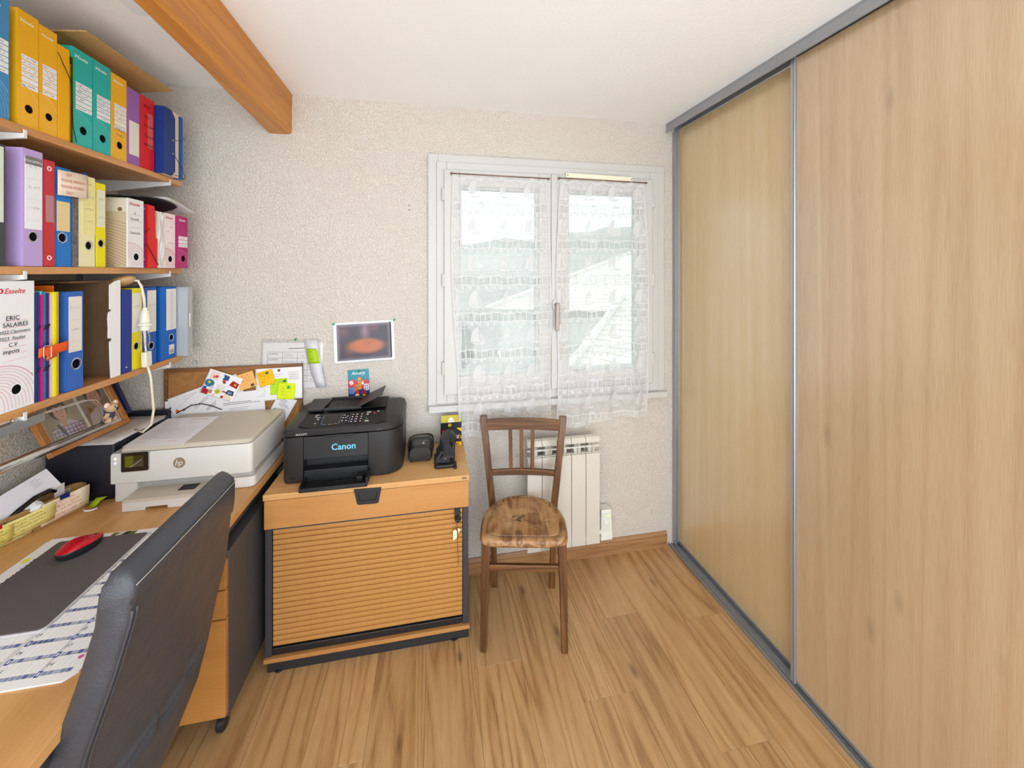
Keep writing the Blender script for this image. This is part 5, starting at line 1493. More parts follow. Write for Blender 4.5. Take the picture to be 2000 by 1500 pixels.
# poster with a softly blurred picture
F = FY(-.473, 2.0345, 1.112).rot(0,0,math.radians(2.0))
t = thing('blurred_poster', 'landscape poster with a blurred dark and orange picture on the wall', 'poster', tuple(F.O))
W, Hh = .286, .199
pq = lambda x, y: .001 + .003*math.exp(-((y/Hh)/.25)**2)*(x/W)**2
rows = [[F.pt(W*i/28.0, Hh*k/22.0, pq(W*i/28.0, Hh*k/22.0)) for i in range(29)] for k in range(23)]
MB().sheet(rows, .0005, F.n).build('paper', cmat((238,238,240), .5), t, smooth=True)
pic = MB(); nx_, ny_ = 110, 76
def blob(u, v, cu, cv, ru, rv): return math.exp(-(((u-cu)/ru)**2 + ((v-cv)/rv)**2))
def mixc(a, b, t): return tuple(x+(y-x)*t for x, y in zip(a, b))
for i in range(nx_):
    for k in range(ny_):
        u, v = (i+.5)/nx_, (k+.5)/ny_
        c = (58,46,60)
        c = mixc(c, (128,84,86), blob(u,v,.12,.80,.12,.20)*.6); c = mixc(c, (120,76,72), blob(u,v,.22,.25,.10,.25)*.6)
        c = mixc(c, (158,116,140), blob(u,v,.52,.80,.085,.26)*.85); c = mixc(c, (140,84,90), blob(u,v,.70,.90,.10,.15)*.5)
        e = ((u-.54)/.33)**2 + ((v-.38)/.20)**2
        c = mixc(c, (188,106,62), 1/(1+math.exp((e-1)*5)))
        c = mixc(c, (166,84,40), blob(u,v,.56,.44,.10,.10)*.5)
        ed = min(u, 1-u, v*.8, (1-v)*.8)
        c = mixc(c, (150,146,154), max(0, 1-ed/.08)*.75)
        xa, xb = .018+.250*i/nx_, .018+.250*(i+1)/nx_; ya, yb = .012+.176*k/ny_, .012+.176*(k+1)/ny_
        pic.add([F.pt(xx, yy, pq(xx, yy)+.0009) for xx, yy in ((xa,ya),(xb,ya),(xb,yb),(xa,yb))], [(0,1,2,3)], c)
pic.build('picture', GLOSSPRINT, t, recalc=False)
MB().fbox(F, .266, .272, .014, .190, .0040, .0050).build('dark_edge', cmat((50,34,40)), t)
pin('green push pin at the upper left corner of the blurred poster', -.472, 1.306, 2.0330, GP)
pin('green push pin at the upper right corner of the blurred poster', -.192, 1.320, 2.0330, GP)
# postcard
F = FY(-.405, 2.0345, .945).rot(0,0,math.radians(2.2))
t = thing('postcard', 'teal illustrated Annecy postcard on the wall above the black printer', 'postcard', tuple(F.O))
MB().fbox(F, 0, .098, 0, .134, .0004, .0012).build('card', cmat((30,118,132), .4), t)
p = MB(); o = .0014
p.rect(F, 0, .098, 0, .134, o, (40,140,158)); p.rect(F, .0, .098, 0, .052, o+.0001, (40,54,92))
p.poly(F, [(0,.04),(0,.088),(.012,.080),(.022,.092),(.034,.078),(.050,.090),(.064,.076),(.078,.088),(.098,.072),(.098,.04)], o+.0002, (206,50,66))
p.poly(F, [(.004,.076),(.012,.060),(.026,.066),(.020,.084)], o+.0003, (236,210,206)); p.poly(F, [(.056,.060),(.074,.060),(.070,.078),(.060,.072)], o+.0003, (236,214,206))
p.rect(F, .046, .062, .036, .094, o+.0004, (226,160,40)); p.poly(F, [(.046,.094),(.054,.104),(.062,.094)], o+.0004, (206,84,40)); p.rect(F, .058, .062, .036, .094, o+.0005, (206,96,44))
p.rect(F, .004, .028, .018, .050, o+.0004, (96,130,180)); p.rect(F, .028, .044, .028, .062, o+.0004, (206,120,70)); p.rect(F, .072, .096, .030, .062, o+.0004, (214,216,226))
for x, y in ((.052,.078),(.052,.064),(.052,.050),(.078,.052),(.088,.052),(.078,.040),(.088,.040),(.034,.050)): p.rect(F, x-.002, x+.002, y-.003, y+.003, o+.0006, (40,44,60))
p.poly(F, [(.030,.0),(.036,.036),(.048,.030),(.052,.0)], o+.0007, (196,40,60)); p.poly(F, [(.060,0),(.062,.030),(.078,.036),(.086,0)], o+.0007, (150,26,50)); p.disc(F, .040, .008, .009, o+.0008, (236,214,200)); p.disc(F, .072, .004, .008, o+.0008, (226,190,50))
p.text(F, 'Annecy', .049, .110, .024, o+.0007, (246,246,240), 'c', shear=.35, xs=.85)
p.build('print', GLOSSPRINT, t, recalc=False)
pin('green push pin at the top of the postcard', -.358, 1.072, 2.0325, GP)
for i, z in enumerate((1.890, 1.868)):
    o = MB().lathe(FY(-.120, 2.0358, z), [(.0028,0),(.0026,.0012),(.0001,.0014)], 10).build('wall_screw_hole', HOLE)
    tag(o, '%s of two small dark screw holes in the wall left of the window' % ('upper', 'lower')[i], 'screw hole', 'screw holes in the wall')
o = MB().tube([(-1.055+.006*math.cos(i*math.pi/6), 2.033, 1.150+.006*math.sin(i*math.pi/6)) for i in range(12)], .0012, 6, closed=True).build('hanging_ring', STEEL, smooth=True)
tag(o, 'small metal hanging ring on the wall above the corkboard', 'ring')

# ------------------------------------------------------------------ black printer on the cabinet
cn = thing('black_printer', 'black office printer standing on the low cabinet', 'printer', (-.365, 1.88, .6955))
PB = mat('printer_black', (36,36,38), .40, bump=.0002, bscale=1100)
PBD = mat('printer_black_matt', (26,26,28), .5)
def rrect(x0, x1, y0, y1, radii, n=7):
    """rounded rectangle, radii for corners x0y0, x1y0, x1y1, x0y1"""
    pts = []
    for (cx, cy, a0), r in zip(((x0,y0,math.pi), (x1,y0,1.5*math.pi), (x1,y1,0), (x0,y1,.5*math.pi)), radii):
        ox, oy = (cx+r if cx == x0 else cx-r), (cy+r if cy == y0 else cy-r)
        for k in range(n):
            t = a0 + math.pi/2*k/(n-1); pts.append((ox+r*math.cos(t), oy+r*math.sin(t)))
    return pts
def loft(mb, rings, caps=True):
    b = len(mb.v); mb.grid(rings, closed=True); n = len(rings[0])
    if caps:
        mb.f.append(tuple(b+i for i in range(n-1,-1,-1))); mb.c.append(None)
        e = b + n*(len(rings)-1); mb.f.append(tuple(e+i for i in range(n))); mb.c.append(None)
    return mb
RAD = (.022, .075, .03, .03)
def ring3(g, zf):
    return [(x, y, zf(x, y)) for x, y in rrect(-.600-g, -.132+g, 1.742-g, 2.028+min(g,0)*1.0, [max(.004, r+g) for r in RAD])]
# lower body split in cheeks and middle: cheeks
mb = MB()
def cheek(x0, x1, rad):
    R_ = lambda g, z: [(x, y, z) for x, y in rrect(x0-g if x0 < -.59 else x0, x1+g if x1 > -.14 else x1, 1.742-g, 2.028, rad)]
    return [R_(-.008, .6960), R_(-.002, .700), R_(0, .708), R_(0, .884)]
loft(MB(), cheek(-.600, -.5225, (.022,.001,.001,.03))).build('left_cheek', PB, cn, smooth=40)
loft(MB(), cheek(-.2695, -.132, (.001,.075,.03,.001))).build('right_cheek', PB, cn, smooth=40)
mb = MB(); mb.box(-.522, -.270, 1.790, 2.026, .698, .884); mb.build('core', PBD, cn)
MB().box(-.5215, -.2705, 1.7425, 1.760, .790, .882).build('front_door', PB, cn, bevel=.002)
MB().box(-.440, -.325, 1.738, 1.7424, .876, .8855).build('door_lip', PBD, cn, bevel=.002)
p = MB(); F = FY(-.522, 1.7422, .79); p.text(F, 'Canon', .108, .032, .036, .0004, (120,206,236), 'l', bold=.02, xs=1.0); p.v = [v for v in p.v]
p.build('brand_lettering', PRINT, cn, recalc=False)
MB().box(-.5205, -.2715, 1.745, 1.789, .698, .745).build('paper_cassette', PBD, cn, bevel=.002)
tray = MB(); tray.box(-.515, -.262, 1.664, 1.744, .6965, .700); tray.box(-.515, -.509, 1.664, 1.744, .700, .722); tray.box(-.268, -.262, 1.664, 1.744, .700, .735); tray.box(-.509, -.268, 1.664, 1.670, .700, .712)
tr_ = tray.build('output_tray', PBD, cn, bevel=.0015)
MB().box(-.43, -.35, 1.685, 1.735, .7005, .7030).build('tray_slide', GLOSSBLACK, tr_, bevel=.001)
MB().box(-.310, -.285, 1.70, 1.735, .7005, .722).build('paper_stop', PBD, tr_, bevel=.002)
MB().box(-.445, -.345, 1.6625, 1.6642, .6975, .708).build('tray_grip', BLACKPL, tr_, bevel=.001)
MB().box(-.572, -.552, 1.7405, 1.7432, .716, .726).build('usb_port', GLOSSBLACK, cn, bevel=.001)
# upper scanner unit with sloping top
def ztop(y, lo, hi, y0=1.75, y1=1.86): return lo + (hi-lo)*max(0, min(1, (y-y0)/(y1-y0)))
rings = [ring3(-.003, lambda x,y: .8855), ring3(.001, lambda x,y: .890), ring3(.002, lambda x,y: ztop(y,.904,.915)), ring3(-.006, lambda x,y: ztop(y,.915,.932)), ring3(-.030, lambda x,y: ztop(y,.9165,.944)), ring3(-.055, lambda x,y: ztop(y,.918,.9455,1.79,1.86))]
loft(MB(), rings).build('scanner_unit', PB, cn, smooth=35)
p = MB(); p.text(FY(-.548, 1.7395, .892), 'MAXIFY', 0, 0, .0125, .0004, (190,190,190), bold=.01); p.text(FY(-.235, 1.7395, .892), 'MB2750', 0, 0, .0075, .0004, (120,120,122)); p.build('model_lettering', PRINT, cn, recalc=False)
# control panel
F = Fr((-.548, 1.752, .9165), (1,0,0), (0, .085, .0245))
MB().prism(F, [(0,.012),(.050,-.006),(.300,-.006),(.345,.012),(.330,.084),(.016,.084)], .0015, .004).build('control_panel', PBD, cn, bevel=.001)
P5 = FY
cp = MB(); o = .0046
cp.rect(F, .086, .245, .002, .078, o, (16,16,18))
cp.rect(F, .094, .152, .014, .072, o+.0003, (52,40,38)); cp.rect(F, .097, .149, .018, .069, o+.0005, (24,18,18))
for x in (.088, .158, .196, .218): cp.line(F, [(x,.010),(x,.074)], .0010, o+.0004, (150,170,210))
for i in range(3):
    for k in range(4):
        cp.disc(F, .206+i*.018, .064-k*.016, .0036, o+.0005, (205,205,208), 8)
for (x, y) in ((.170,.064),(.185,.056),(.168,.046),(.180,.046),(.168,.026),(.184,.026)): cp.rect(F, x-.004, x+.004, y-.0025, y+.0025, o+.0005, (190,190,196))
for i, c in enumerate(((90,130,190), (196,140,60), (130,150,160))): cp.rect(F, .094+i*.022, .110+i*.022, .006, .009, o+.0005, c)
for (x, y, c) in ((.056,.066,(180,180,184)), (.068,.046,(200,200,204)), (.064,.020,(170,170,174)), (.266,.060,(214,214,216)), (.266,.030,(40,150,90)), (.293,.066,(214,80,40)), (.308,.078,(200,200,200))): cp.disc(F, x, y, .0045, o, c, 12)
for (x, y) in ((.262,.074), (.260,.014)): cp.rect(F, x, x+.016, y-.003, y+.004, o, (224,224,224))
for (x, y) in ((.052,.076), (.060,.058)): cp.rect(F, x, x+.016, y-.0015, y+.002, o, (200,200,204))
cp.build('panel_graphics', GLOSSPRINT, cn, recalc=False)
# document feeder
MB().prism(FZ(0,0,0), [(-.545,1.865),(-.480,1.862),(-.470,2.018),(-.560,2.022)], .9435, .9535).build('feeder_cover', PB, cn, bevel=.003)
MB().box(-.468, -.335, 1.868, 2.020, .9450, .9470).build('feeder_bed', mat('feeder_dark', (15,15,17), .5), cn)
for (a, b) in ((1.862,1.870), (2.016,2.024)): MB().box(-.478, -.330, a, b, .944, .956).build('feeder_guide', PB, cn, bevel=.002)
MB().box(-.335, -.318, 1.864, 2.020, .944, .954).build('feeder_hinge', PB, cn, bevel=.003)
F = Fr((-.326, 1.866, .954), (.100, 0, .046), (0,1,0))
MB().prism(F, [(0,0),(.108,.004),(.106,.150),(0,.152)], 0, .004).build('document_flap', PB, cn, bevel=.0012)
MB().box(-.316, -.215, 1.872, 2.018, .9450, .9462).build('exit_bed', mat('feeder_dark', (15,15,17), .5), cn)

# ------------------------------------------------------------------ battery charger, hole punch, ink box
chg = thing('battery_charger', 'black power tool charger with its cable wound on, beside the printer', 'charger', (-.058, 1.9, .6955))
mb = MB(); sec = []
for k in range(14):
    v = k/13.0; y = 1.828 + .135*v; e = min(v, 1-v); q = min(1, e/.10); g = -.006*(1-math.sqrt(max(0,1-(1-q)**2)))
    prof = rrect(-.113-g, -.006+g, .700-g*.6, .768+g-.012*max(0, v-.5), (.020,.020,.026,.026), 6)
    sec.append([(x, y, z) for x, z in prof])
loft(mb, sec); mb.build('case', mat('charger_black', (30,31,34), .3), chg, smooth=40)
for x_ in (-.098, -.022):
    for y_ in (1.845, 1.945): MB().lathe(FZ(x_, y_, .6956), [(.006,0),(.006,.006),(.0001,.0061)], 10).build('foot', BLACKPL, chg)
CABB = mat('black_cable', (20,20,22), .4)
for j, dy in enumerate((.055, .075)):
    pts = []
    for i in range(24):
        t_ = 2*math.pi*i/24; pts.append((-.0595+.0585*math.copysign(abs(math.cos(t_))**.6, math.cos(t_)), 1.90+dy*.6+.02*math.sin(t_+j), .732+.040*math.copysign(abs(math.sin(t_))**.6, math.sin(t_))))
    pts = [(a, b, max(.699, c)) for a, b, c in pts]
    MB().tube(pts, .003, 8, closed=True).build('cable', CABB, chg, smooth=True)
p = MB(); F = Fr((-.050, 1.848, .7686), (1,0,0), (0,1,-.02)); p.rect(F, 0, .008, .006, .026, .0006, (200,214,230)); p.poly(F, [(-.001,.040),(.016,.037),(.016,.046)], .0008, (150,156,170)); p.build('sticker', PRINT, chg, recalc=False)
pu = thing('hole_punch', 'black two-hole punch in front of the ink box on the cabinet', 'hole punch', (.048, 1.82, .6955), rz=math.radians(0), world=True)
mb = MB(); loft(mb, [[(x, y, z) for x, y in rrect(.002-g, .094+g, 1.752-g, 1.884+g, (.012,)*4)] for g, z in ((-.002,.6958),(0,.699),(0,.706),(-.002,.709))]); mb.build('base', PBD, pu, smooth=40)
MB().box(.086, .100, 1.738, 1.80, .6965, .704).build('guide_bar', PBD, pu, bevel=.002)
for y_ in (1.785, 1.862):
    MB().prism(Fr((0,y_-.010,0),(1,0,0),(0,0,1)), [(.010,.709),(.072,.709),(.066,.750),(.030,.758),(.012,.735)], 0, -.020).build('punch_block', PBD, pu, bevel=.002)
    MB().lathe(FZ(.045, y_, .70), [(.004,0.004),(.004,.045),(.0001,.046)], 10).build('punch_pin', STEEL, pu)
MB().tube([(.050,1.768,.735), (.050,1.88,.735)], .005, 10).build('axle', STEEL, pu)
rows = []
for k in range(13):
    v = k/12.0
    y = 1.762 + .142*v
    c = .060 + .012*v; w_ = .034 - .003*math.sin(v*6)
    z = .741 + .058*v + .008*math.sin(v*3.1)
    if v > .9: w_ *= .75
    rows.append([(c-w_-.006*v, y, z-.010), (c-w_*.7, y, z+.004), (c, y, z+.009), (c+w_*.7, y, z+.004), (c+w_, y, z-.010), (c+w_*.6, y, z-.006), (c, y, z-.004), (c-w_*.6, y, z-.006)])
loft(MB(), rows).build('lever', mat('punch_gloss', (34,36,42), .18), pu, smooth=50)
MB().fbox(Fr((.085, 1.826, .7905), (1,0,-.35), (0,1,.42)), -.011, .011, -.020, .022, -.001, .003).build('lever_slot', PBD, pu, bevel=.001)
ib = thing('ink_box', 'black and yellow ink cartridge box standing against the wall', 'box', (.085, 2.0, .6955))
MB().box(.034, .136, 1.972, 2.008, .6956, .812).build('carton', cmat((22,20,20), .35), ib, bevel=.0006)
F = FY(.034, 1.972, .6956)
MB().prism(Fr((.034, 1.974, .812), (1,0,0), (0,.25,1)), [(.001,0),(.101,0),(.099,.034),(.003,.034)], -.001, 0).build('hang_tab', cmat((186,168,8), .4), ib)
p = MB(); o = .0005
p.rect(F, 0, .102, .0, .020, o, (226,176,10)); p.poly(F, [(.076,.088),(.102,.088),(.102,.068)], o, (236,186,30)); p.disc(F, .014, .074, .007, o, (206,30,50), 10)
p.line(F, [(.008,.062),(.052,.062)], .004, o, (150,126,50)); p.rect(F, .066, .071, .036, .052, o, (240,230,220)); p.rect(F, .074, .079, .036, .052, o, (240,220,200)); p.rect(F, .082, .087, .036, .052, o, (240,214,180))
p.line(F, [(.090,.056),(.098,.044),(.102,.032)], .003, o, (230,180,30)); p.line(F, [(.090,.036),(.102,.046)], .003, o, (230,180,30)); p.rect(F, .074, .080, .004, .012, o+.0002, (30,40,60)); p.rect(F, .082, .088, .004, .012, o+.0002, (206,40,60)); p.rect(F, .090, .097, .004, .012, o+.0002, (240,230,40))
p.disc(F, .044, .104, .009, o, (186,168,8), 12)
p.build('print', GLOSSPRINT, ib, recalc=False)
p = MB(); F = Fr((.034, 1.974, .812), (1,0,0), (0,.25,1)); p.poly(F, [(.034,.010),(.066,.010),(.050,.026)], .0012, (226,226,220)); p.rect(F, .036, .066, .001, .007, .0012, (236,236,236)); p.build('euro_slot', GLOSSPRINT, ib, recalc=False)

# ------------------------------------------------------------------ white printer on the desk
hpn = thing('white_printer', 'white and beige home printer at the far end of the desk', 'printer', (-.90, 1.82, .7305))
HW = mat('printer_white', (216,213,208), .38); HBG = mat('printer_beige', (200,190,174), .45)
hx0, hx1, hy0, hy1 = -1.128, -.673, 1.652, 2.000
loft(MB(), [[(x, y, z) for x, y in rrect(hx0+.004-g, hx1-.002+g, hy0+.028-g, hy1+g, (.02,.02,.02,.02))] for g, z in ((-.004,.7308),(0,.735),(0,.772))]).build('base', HW, hpn, smooth=40)
loft(MB(), [[(x, y, z) for x, y in rrect(hx0+.012-g, hx1-.010+g, hy0+.04-g, hy1+g-.005, (.02,.02,.02,.02))] for g, z in ((0,.7715),(0,.801))]).build('waist', PBD if False else mat('printer_waist_grey', (176,172,166), .5), hpn, smooth=40)  # recessed waist, greyer than the white body
loft(MB(), [[(x, y, z) for x, y in rrect(hx0-g, hx1+g, hy0-g, hy1+g, (.004,.016,.016,.01))] for g, z in ((-.006,.799),(-.001,.802),(0,.806),(0,.902),(-.003,.909))]).build('body', HW, hpn, smooth=40)
loft(MB(), [[(x, y, z) for x, y in rrect(hx0+.028-g, hx1-.004+g, hy0+.004-g, hy1-.002+g, (.01,.022,.022,.01))] for g, z in ((-.003,.9095),(0,.912),(0,.922),(-.003,.926),(-.008,.9275))]).build('scanner_lid', HBG, hpn, smooth=40)
for x_ in (hx0+.01, hx0+.07): pass
loft(MB(), [[(x, y, z) for x, y in rrect(-1.128, -1.058, hy0+.018, hy0+.06, (.008,)*4)] for z in (.7306,.800)]).build('left_foot', HW, hpn, smooth=40)
F = FY(-1.094, hy0-.0005, .842)
MB().prism(F, rrect(0, .088, 0, .072, (.007,)*4, 5), -.002, .0025).build('screen_bezel', mat('silver_bezel', (190,190,192), .3, .5), hpn, bevel=.0006)
MB().prism(F, rrect(.0025, .0855, .0025, .0695, (.005,)*4, 5), .0025, .0036).build('screen_glass', mat('screen_glass', (34,28,22), .08), hpn)
p = MB(); o = .0042; p.rect(F, .014, .072, .018, .058, o, (58,52,14)); p.rect(F, .014, .040, .018, .058, o+.0002, (96,98,16)); p.rect(F, .041, .071, .018, .040, o+.0002, (74,66,46)); p.line(F, [(.028,.018),(.044,.026),(.066,.044)], .0022, o+.0004, (150,156,150)); p.build('screen_picture', GLOSSPRINT, hpn, recalc=False)
F = FY(-.913, hy0-.0003, .860)
MB().lathe(F, [(.0195,0),(.0190,.0012),(.0001,.0013)], 32).build('logo_disc', mat('logo_bronze', (170,152,128), .3, .4), hpn, smooth=30)
p = MB(); p.text(F, 'hp', 0, -.0085, .030, .0018, (238,236,232), 'c', shear=.3, xs=.85); p.build('logo_lettering', PRINT, hpn, recalc=False)
for z_, c in ((.892,(240,246,255)), (.876,(120,160,255))):
    MB().lathe(FY(-1.112, hy0-.0002, z_), [(.0028,0),(.0024,.0008),(.0001,.001)], 10).build('status_light', emit('status_led_%d' % c[0], c, 3.0), hpn)
tr_ = loft(MB(), [[(x, y, z) for x, y in rrect(-1.052, -.790, 1.590, 1.72, (.006,)*4)] for z in (.762,.770,.7715)]).build('paper_tray', HBG, hpn, smooth=40)
mb = MB(); mb.prism(FY(-1.052, 1.592, .7306), [(0,0),(.068,0),(.070,.010),(.135,.010),(.137,0),(.262,0),(.262,.0315),(0,.0315)], -.10, 0); mb.build('tray_front', HW, tr_, bevel=.001)
MB().box(-.905, -.850, 1.625, 1.665, .7716, .7722).build('tray_slot', mat('tray_slot_dark', (50,48,46), .5), tr_)
# sheets on top of the white printer
F = Fr((-1.098, 1.662, .9278), (.198, -.012, 0), (-.02, .285, 0))
t = thing('letter_sheet', 'printed invoice lying on the lid of the white printer', 'paper', tuple(F.pt(.1,.13)))
MB().fbox(F, 0, .20, 0, .285, .0001, .0008).build('sheet', cmat((240,239,242), .75), t)
p = MB(); o = .0010
p.text(F, 'FACTURE', .105, .255, .015, o, (200,60,80), 'l', shear=.2); textlines(p, F, .018, .225, .07, 4, .010, 301); textlines(p, F, .110, .225, .06, 2, .010, 302)
for i in range(10): p.line(F, [(.016,.17-i*.012),(.18,.17-i*.012)], .0009, o, (226,120,120) if i % 4 == 1 else (150,150,160)); textlines(p, F, .02, .175-i*.012, .12, 1, .01, 310+i)
p.text(F, 'TOTAL', .13, .030, .010, o, (200,60,80)); textlines(p, F, .02, .04, .05, 3, .008, 330)
p.build('print', PRINT, t, recalc=False)

# ------------------------------------------------------------------ dark box with papers and picture frames on it
db = thing('dark_storage_box', 'dark navy storage box on the desk beside the white printer', 'box', (-1.245, 1.83, .7305))
DNV = mat('dark_navy_board', (26,28,38), .5)
loft(MB(), [[(x, y, z) for x, y in rrect(-1.352-g, -1.142+g, 1.692-g, 2.015+g, (.006,)*4)] for g, z in ((-.002,.7306),(0,.734),(0,.926),(-.002,.930))]).build('body', DNV, db, smooth=40)
MB().box(-1.349, -1.145, 1.9905, 2.012, .930, .952).build('rear_lip', DNV, db, bevel=.002)
rp = random.Random(12)
for i, lab in enumerate(('bottom', 'middle', 'topmost')):
    a = (.06, -.03, .10)[i]
    F = FZ(-1.325+.008*i, 1.700+.008*i, .9303+.0022*i).rot(0,0,-a)
    t = thing('letter_sheet', '%s of the loose papers on the dark storage box' % lab, 'paper', tuple(F.pt(.09,.14)), group='papers on the dark box')
    rows = [[F.pt((.150+.03*(i < 2))*u/4, (.265)*v/5, .0006*math.sin(u+v+i)+.0006) for u in range(5)] for v in range(6)]
    MB().sheet(rows, .0006, (0,0,1)).build('sheet', cmat(((222,218,220), (232,230,232), (206,198,190))[i], .75), t, smooth=True)
    p = MB(); textlines(p, F, .02, .24, .11, 14, .014, 340+i, (160,150,156), .0009, .0030); p.line(F, [(.02,.24),(.02,.05)], .0006, .0030, (200,196,198)); p.build('print', PRINT, t, recalc=False)
OAK = wood('oak_frame', (150,90,34), (182,118,52), (204,142,74), 'Y', s=20, stretch=.1, ring=3, rough=.4, ringw=.2)
fr = thing('photo_frame', 'oak photo frame with two snapshots leaning on the left wall', 'photo frame', (-1.240, 1.745, .9395))
F = Fr((-1.243, 1.574, .9405), (.010, .326, -.004), (-.104, 0, .228)); FW, FH = .328, .242
for a in ((0,FW,0,.020), (0,FW,FH-.020,FH)): MB().fbox(F, a[0], a[1], a[2], a[3], -.006, .010).build('frame_rail', OAK, fr, bevel=.002)
for a in ((0,.022), (FW-.022,FW)): MB().fbox(F, a[0], a[1], .020, FH-.020, -.006, .010).build('frame_stile', OAK, fr, bevel=.002)
MB().fbox(F, .021, FW-.021, .0195, FH-.0195, -.005, 0).build('mount', cmat((236,232,224), .7), fr)
p = MB(); o = .0006
p.rect(F, .034, .168, .030, .215, o, (168,156,126)); p.rect(F, .180, .300, .030, .215, o, (150,134,108))
# left snapshot: someone in a checked shirt
p.poly(F, [(.040,.030),(.048,.075),(.085,.100),(.115,.104),(.150,.082),(.168,.050),(.168,.030)], o+.0002, (206,198,206))
for k in range(9): p.line(F, [(.046+k*.014,.031),(.052+k*.013,.092-abs(k-4)*.005)], .004, o+.0003, (140,126,146))
for k in range(4): p.line(F, [(.046,.042+k*.014),(.165,.040+k*.013)], .003, o+.00035, (120,106,130))
p.poly(F, [(.088,.031),(.100,.031),(.080,.098),(.070,.092)], o+.0004, (66,58,66))
p.poly(F, [(.088,.098),(.098,.076),(.112,.102),(.108,.120),(.090,.118)], o+.0005, (214,168,140))
p.disc(F, .098, .146, .032, o+.0006, (70,48,32), 20, ry=.040); p.disc(F, .102, .136, .022, o+.0008, (222,178,150), 20, ry=.032)
p.poly(F, [(.076,.140),(.082,.168),(.106,.176),(.128,.166),(.128,.142),(.118,.158),(.098,.154),(.086,.160)], o+.001, (78,54,36))
p.disc(F, .094, .140, .003, o+.001, (60,40,34), 8, ry=.0018); p.disc(F, .111, .140, .003, o+.001, (60,40,34), 8, ry=.0018); p.poly(F, [(.102,.138),(.106,.128),(.101,.127)], o+.001, (196,146,120)); p.line(F, [(.096,.117),(.109,.117)], .0024, o+.001, (178,100,90))
p.disc(F, .060, .030, .022, o+.0012, (150,196,60), 16, ry=.022)
# right snapshot: someone in a pale top
p.poly(F, [(.184,.030),(.196,.085),(.228,.106),(.262,.104),(.292,.080),(.300,.030)], o+.0002, (196,186,186)); p.disc(F, .206, .108, .014, o+.0004, (160,110,40), 14); p.disc(F, .206, .108, .006, o+.0006, (80,50,30), 10)
p.disc(F, .244, .162, .034, o+.0005, (66,44,30), 20, ry=.042); p.disc(F, .244, .148, .026, o+.0007, (206,150,120), 20, ry=.036)
p.disc(F, .235, .154, .003, o+.0009, (60,40,34), 8, ry=.0018); p.disc(F, .254, .154, .003, o+.0009, (60,40,34), 8, ry=.0018); p.poly(F, [(.243,.152),(.248,.141),(.242,.140)], o+.0009, (176,116,90)); p.poly(F, [(.234,.130),(.256,.130),(.245,.124)], o+.0009, (170,70,64))
p.build('snapshots', GLOSSPRINT, fr, recalc=False)
MB().fbox(F, .0215, FW-.0215, .020, FH-.020, .0024, .0034).build('glass', clear('frame_glass', (250,250,250), .01, .03, fres=.12), fr)
fb = thing('photo_frame', 'navy blue picture frame with a yellow print in the corner behind the oak one', 'photo frame', (-1.288, 1.905, .9525))
F = Fr((-1.284, 1.800, .9525), (.004, .180, 0), (-.080, 0, .200)); FW, FH = .184, .205
NVF = mat('navy_frame', (28,44,96), .35)
for a in ((0,FW,0,.018), (0,FW,FH-.018,FH)): MB().fbox(F, a[0], a[1], a[2], a[3], -.004, .008).build('frame_rail', NVF, fb, bevel=.0015)
for a in ((0,.018), (FW-.018,FW)): MB().fbox(F, a[0], a[1], .018, FH-.018, -.004, .008).build('frame_stile', NVF, fb, bevel=.0015)
MB().fbox(F, .0175, FW-.0175, .0175, FH-.0175, -.003, 0).build('mount', cmat((70,64,40), .6), fb)
p = MB(); rp = random.Random(31)
for i in range(26):
    p.disc(F, rp.uniform(.035,FW-.035), rp.uniform(.035,FH-.035), rp.uniform(.008,.018), .0004+i*.00004, rp.choice(((206,186,40), (170,160,50), (96,80,50), (226,206,60), (70,70,90), (140,120,70))), 9)
p.build('print', GLOSSPRINT, fb, recalc=False)

# ------------------------------------------------------------------ desk lamp with chrome arms, toy koala
la = thing('desk_lamp', 'chrome arm of a desk lamp reaching in front of the photo frames', 'lamp', (-1.06, .9, .7305))
MB().tube([(-1.075, .86, 1.063), (-1.066, 1.20, 1.064), (-1.060, 1.537, 1.056)], .0122, 16).build('lower_arm', CHROME, la, smooth=True)
MB().box(-1.072, -1.050, .88, 1.318, 1.148, 1.172).build('upper_bar', mat('lamp_bar_grey', (150,150,150), .4, .5), la, bevel=.002)
for dx in (-.005, .005):
    MB().tube([(-1.061+dx, 1.30, 1.168), (-1.061+dx, 1.40, 1.163), (-1.061+dx, 1.455, 1.160), (-1.061+dx, 1.490, 1.150), (-1.061+dx, 1.512, 1.125), (-1.061+dx, 1.524, 1.095), (-1.061+dx, 1.528, 1.062)], .0022, 8).build('spring_rod', CHROME, la, smooth=True)
MB().tube([(-1.061, 1.24, 1.178), (-1.061, 1.262, 1.166), (-1.061, 1.252, 1.150)], .003, 8).build('hook', CHROME, la, smooth=True)
MB().lathe(FZ(-1.075, .86, .7307), [(.07,0),(.07,.012),(.02,.02),(.012,.03),(.012,.345),(.0001,.35)], 24).build('stand', CHROME, la, smooth=40)
MB().tube([(-1.075, .86, 1.07), (-1.061, .885, 1.16)], .008, 10).build('joint', CHROME, la, smooth=True)
ko = thing('toy_koala', 'small clip-on toy koala hugging the end of the lamp arm', 'toy', (-1.05, 1.53, 1.068))
FUR = mat('koala_fur', (196,162,130), .95, bump=.002, bscale=400, mottle=.12)
MB().sphere((-1.044, 1.527, 1.090), .014, .015, .018).build('body', mat('koala_vest', (52,56,84), .8), ko, smooth=True)
MB().sphere((-1.038, 1.528, 1.112), .016, .017, .015).build('head', FUR, ko, smooth=True)
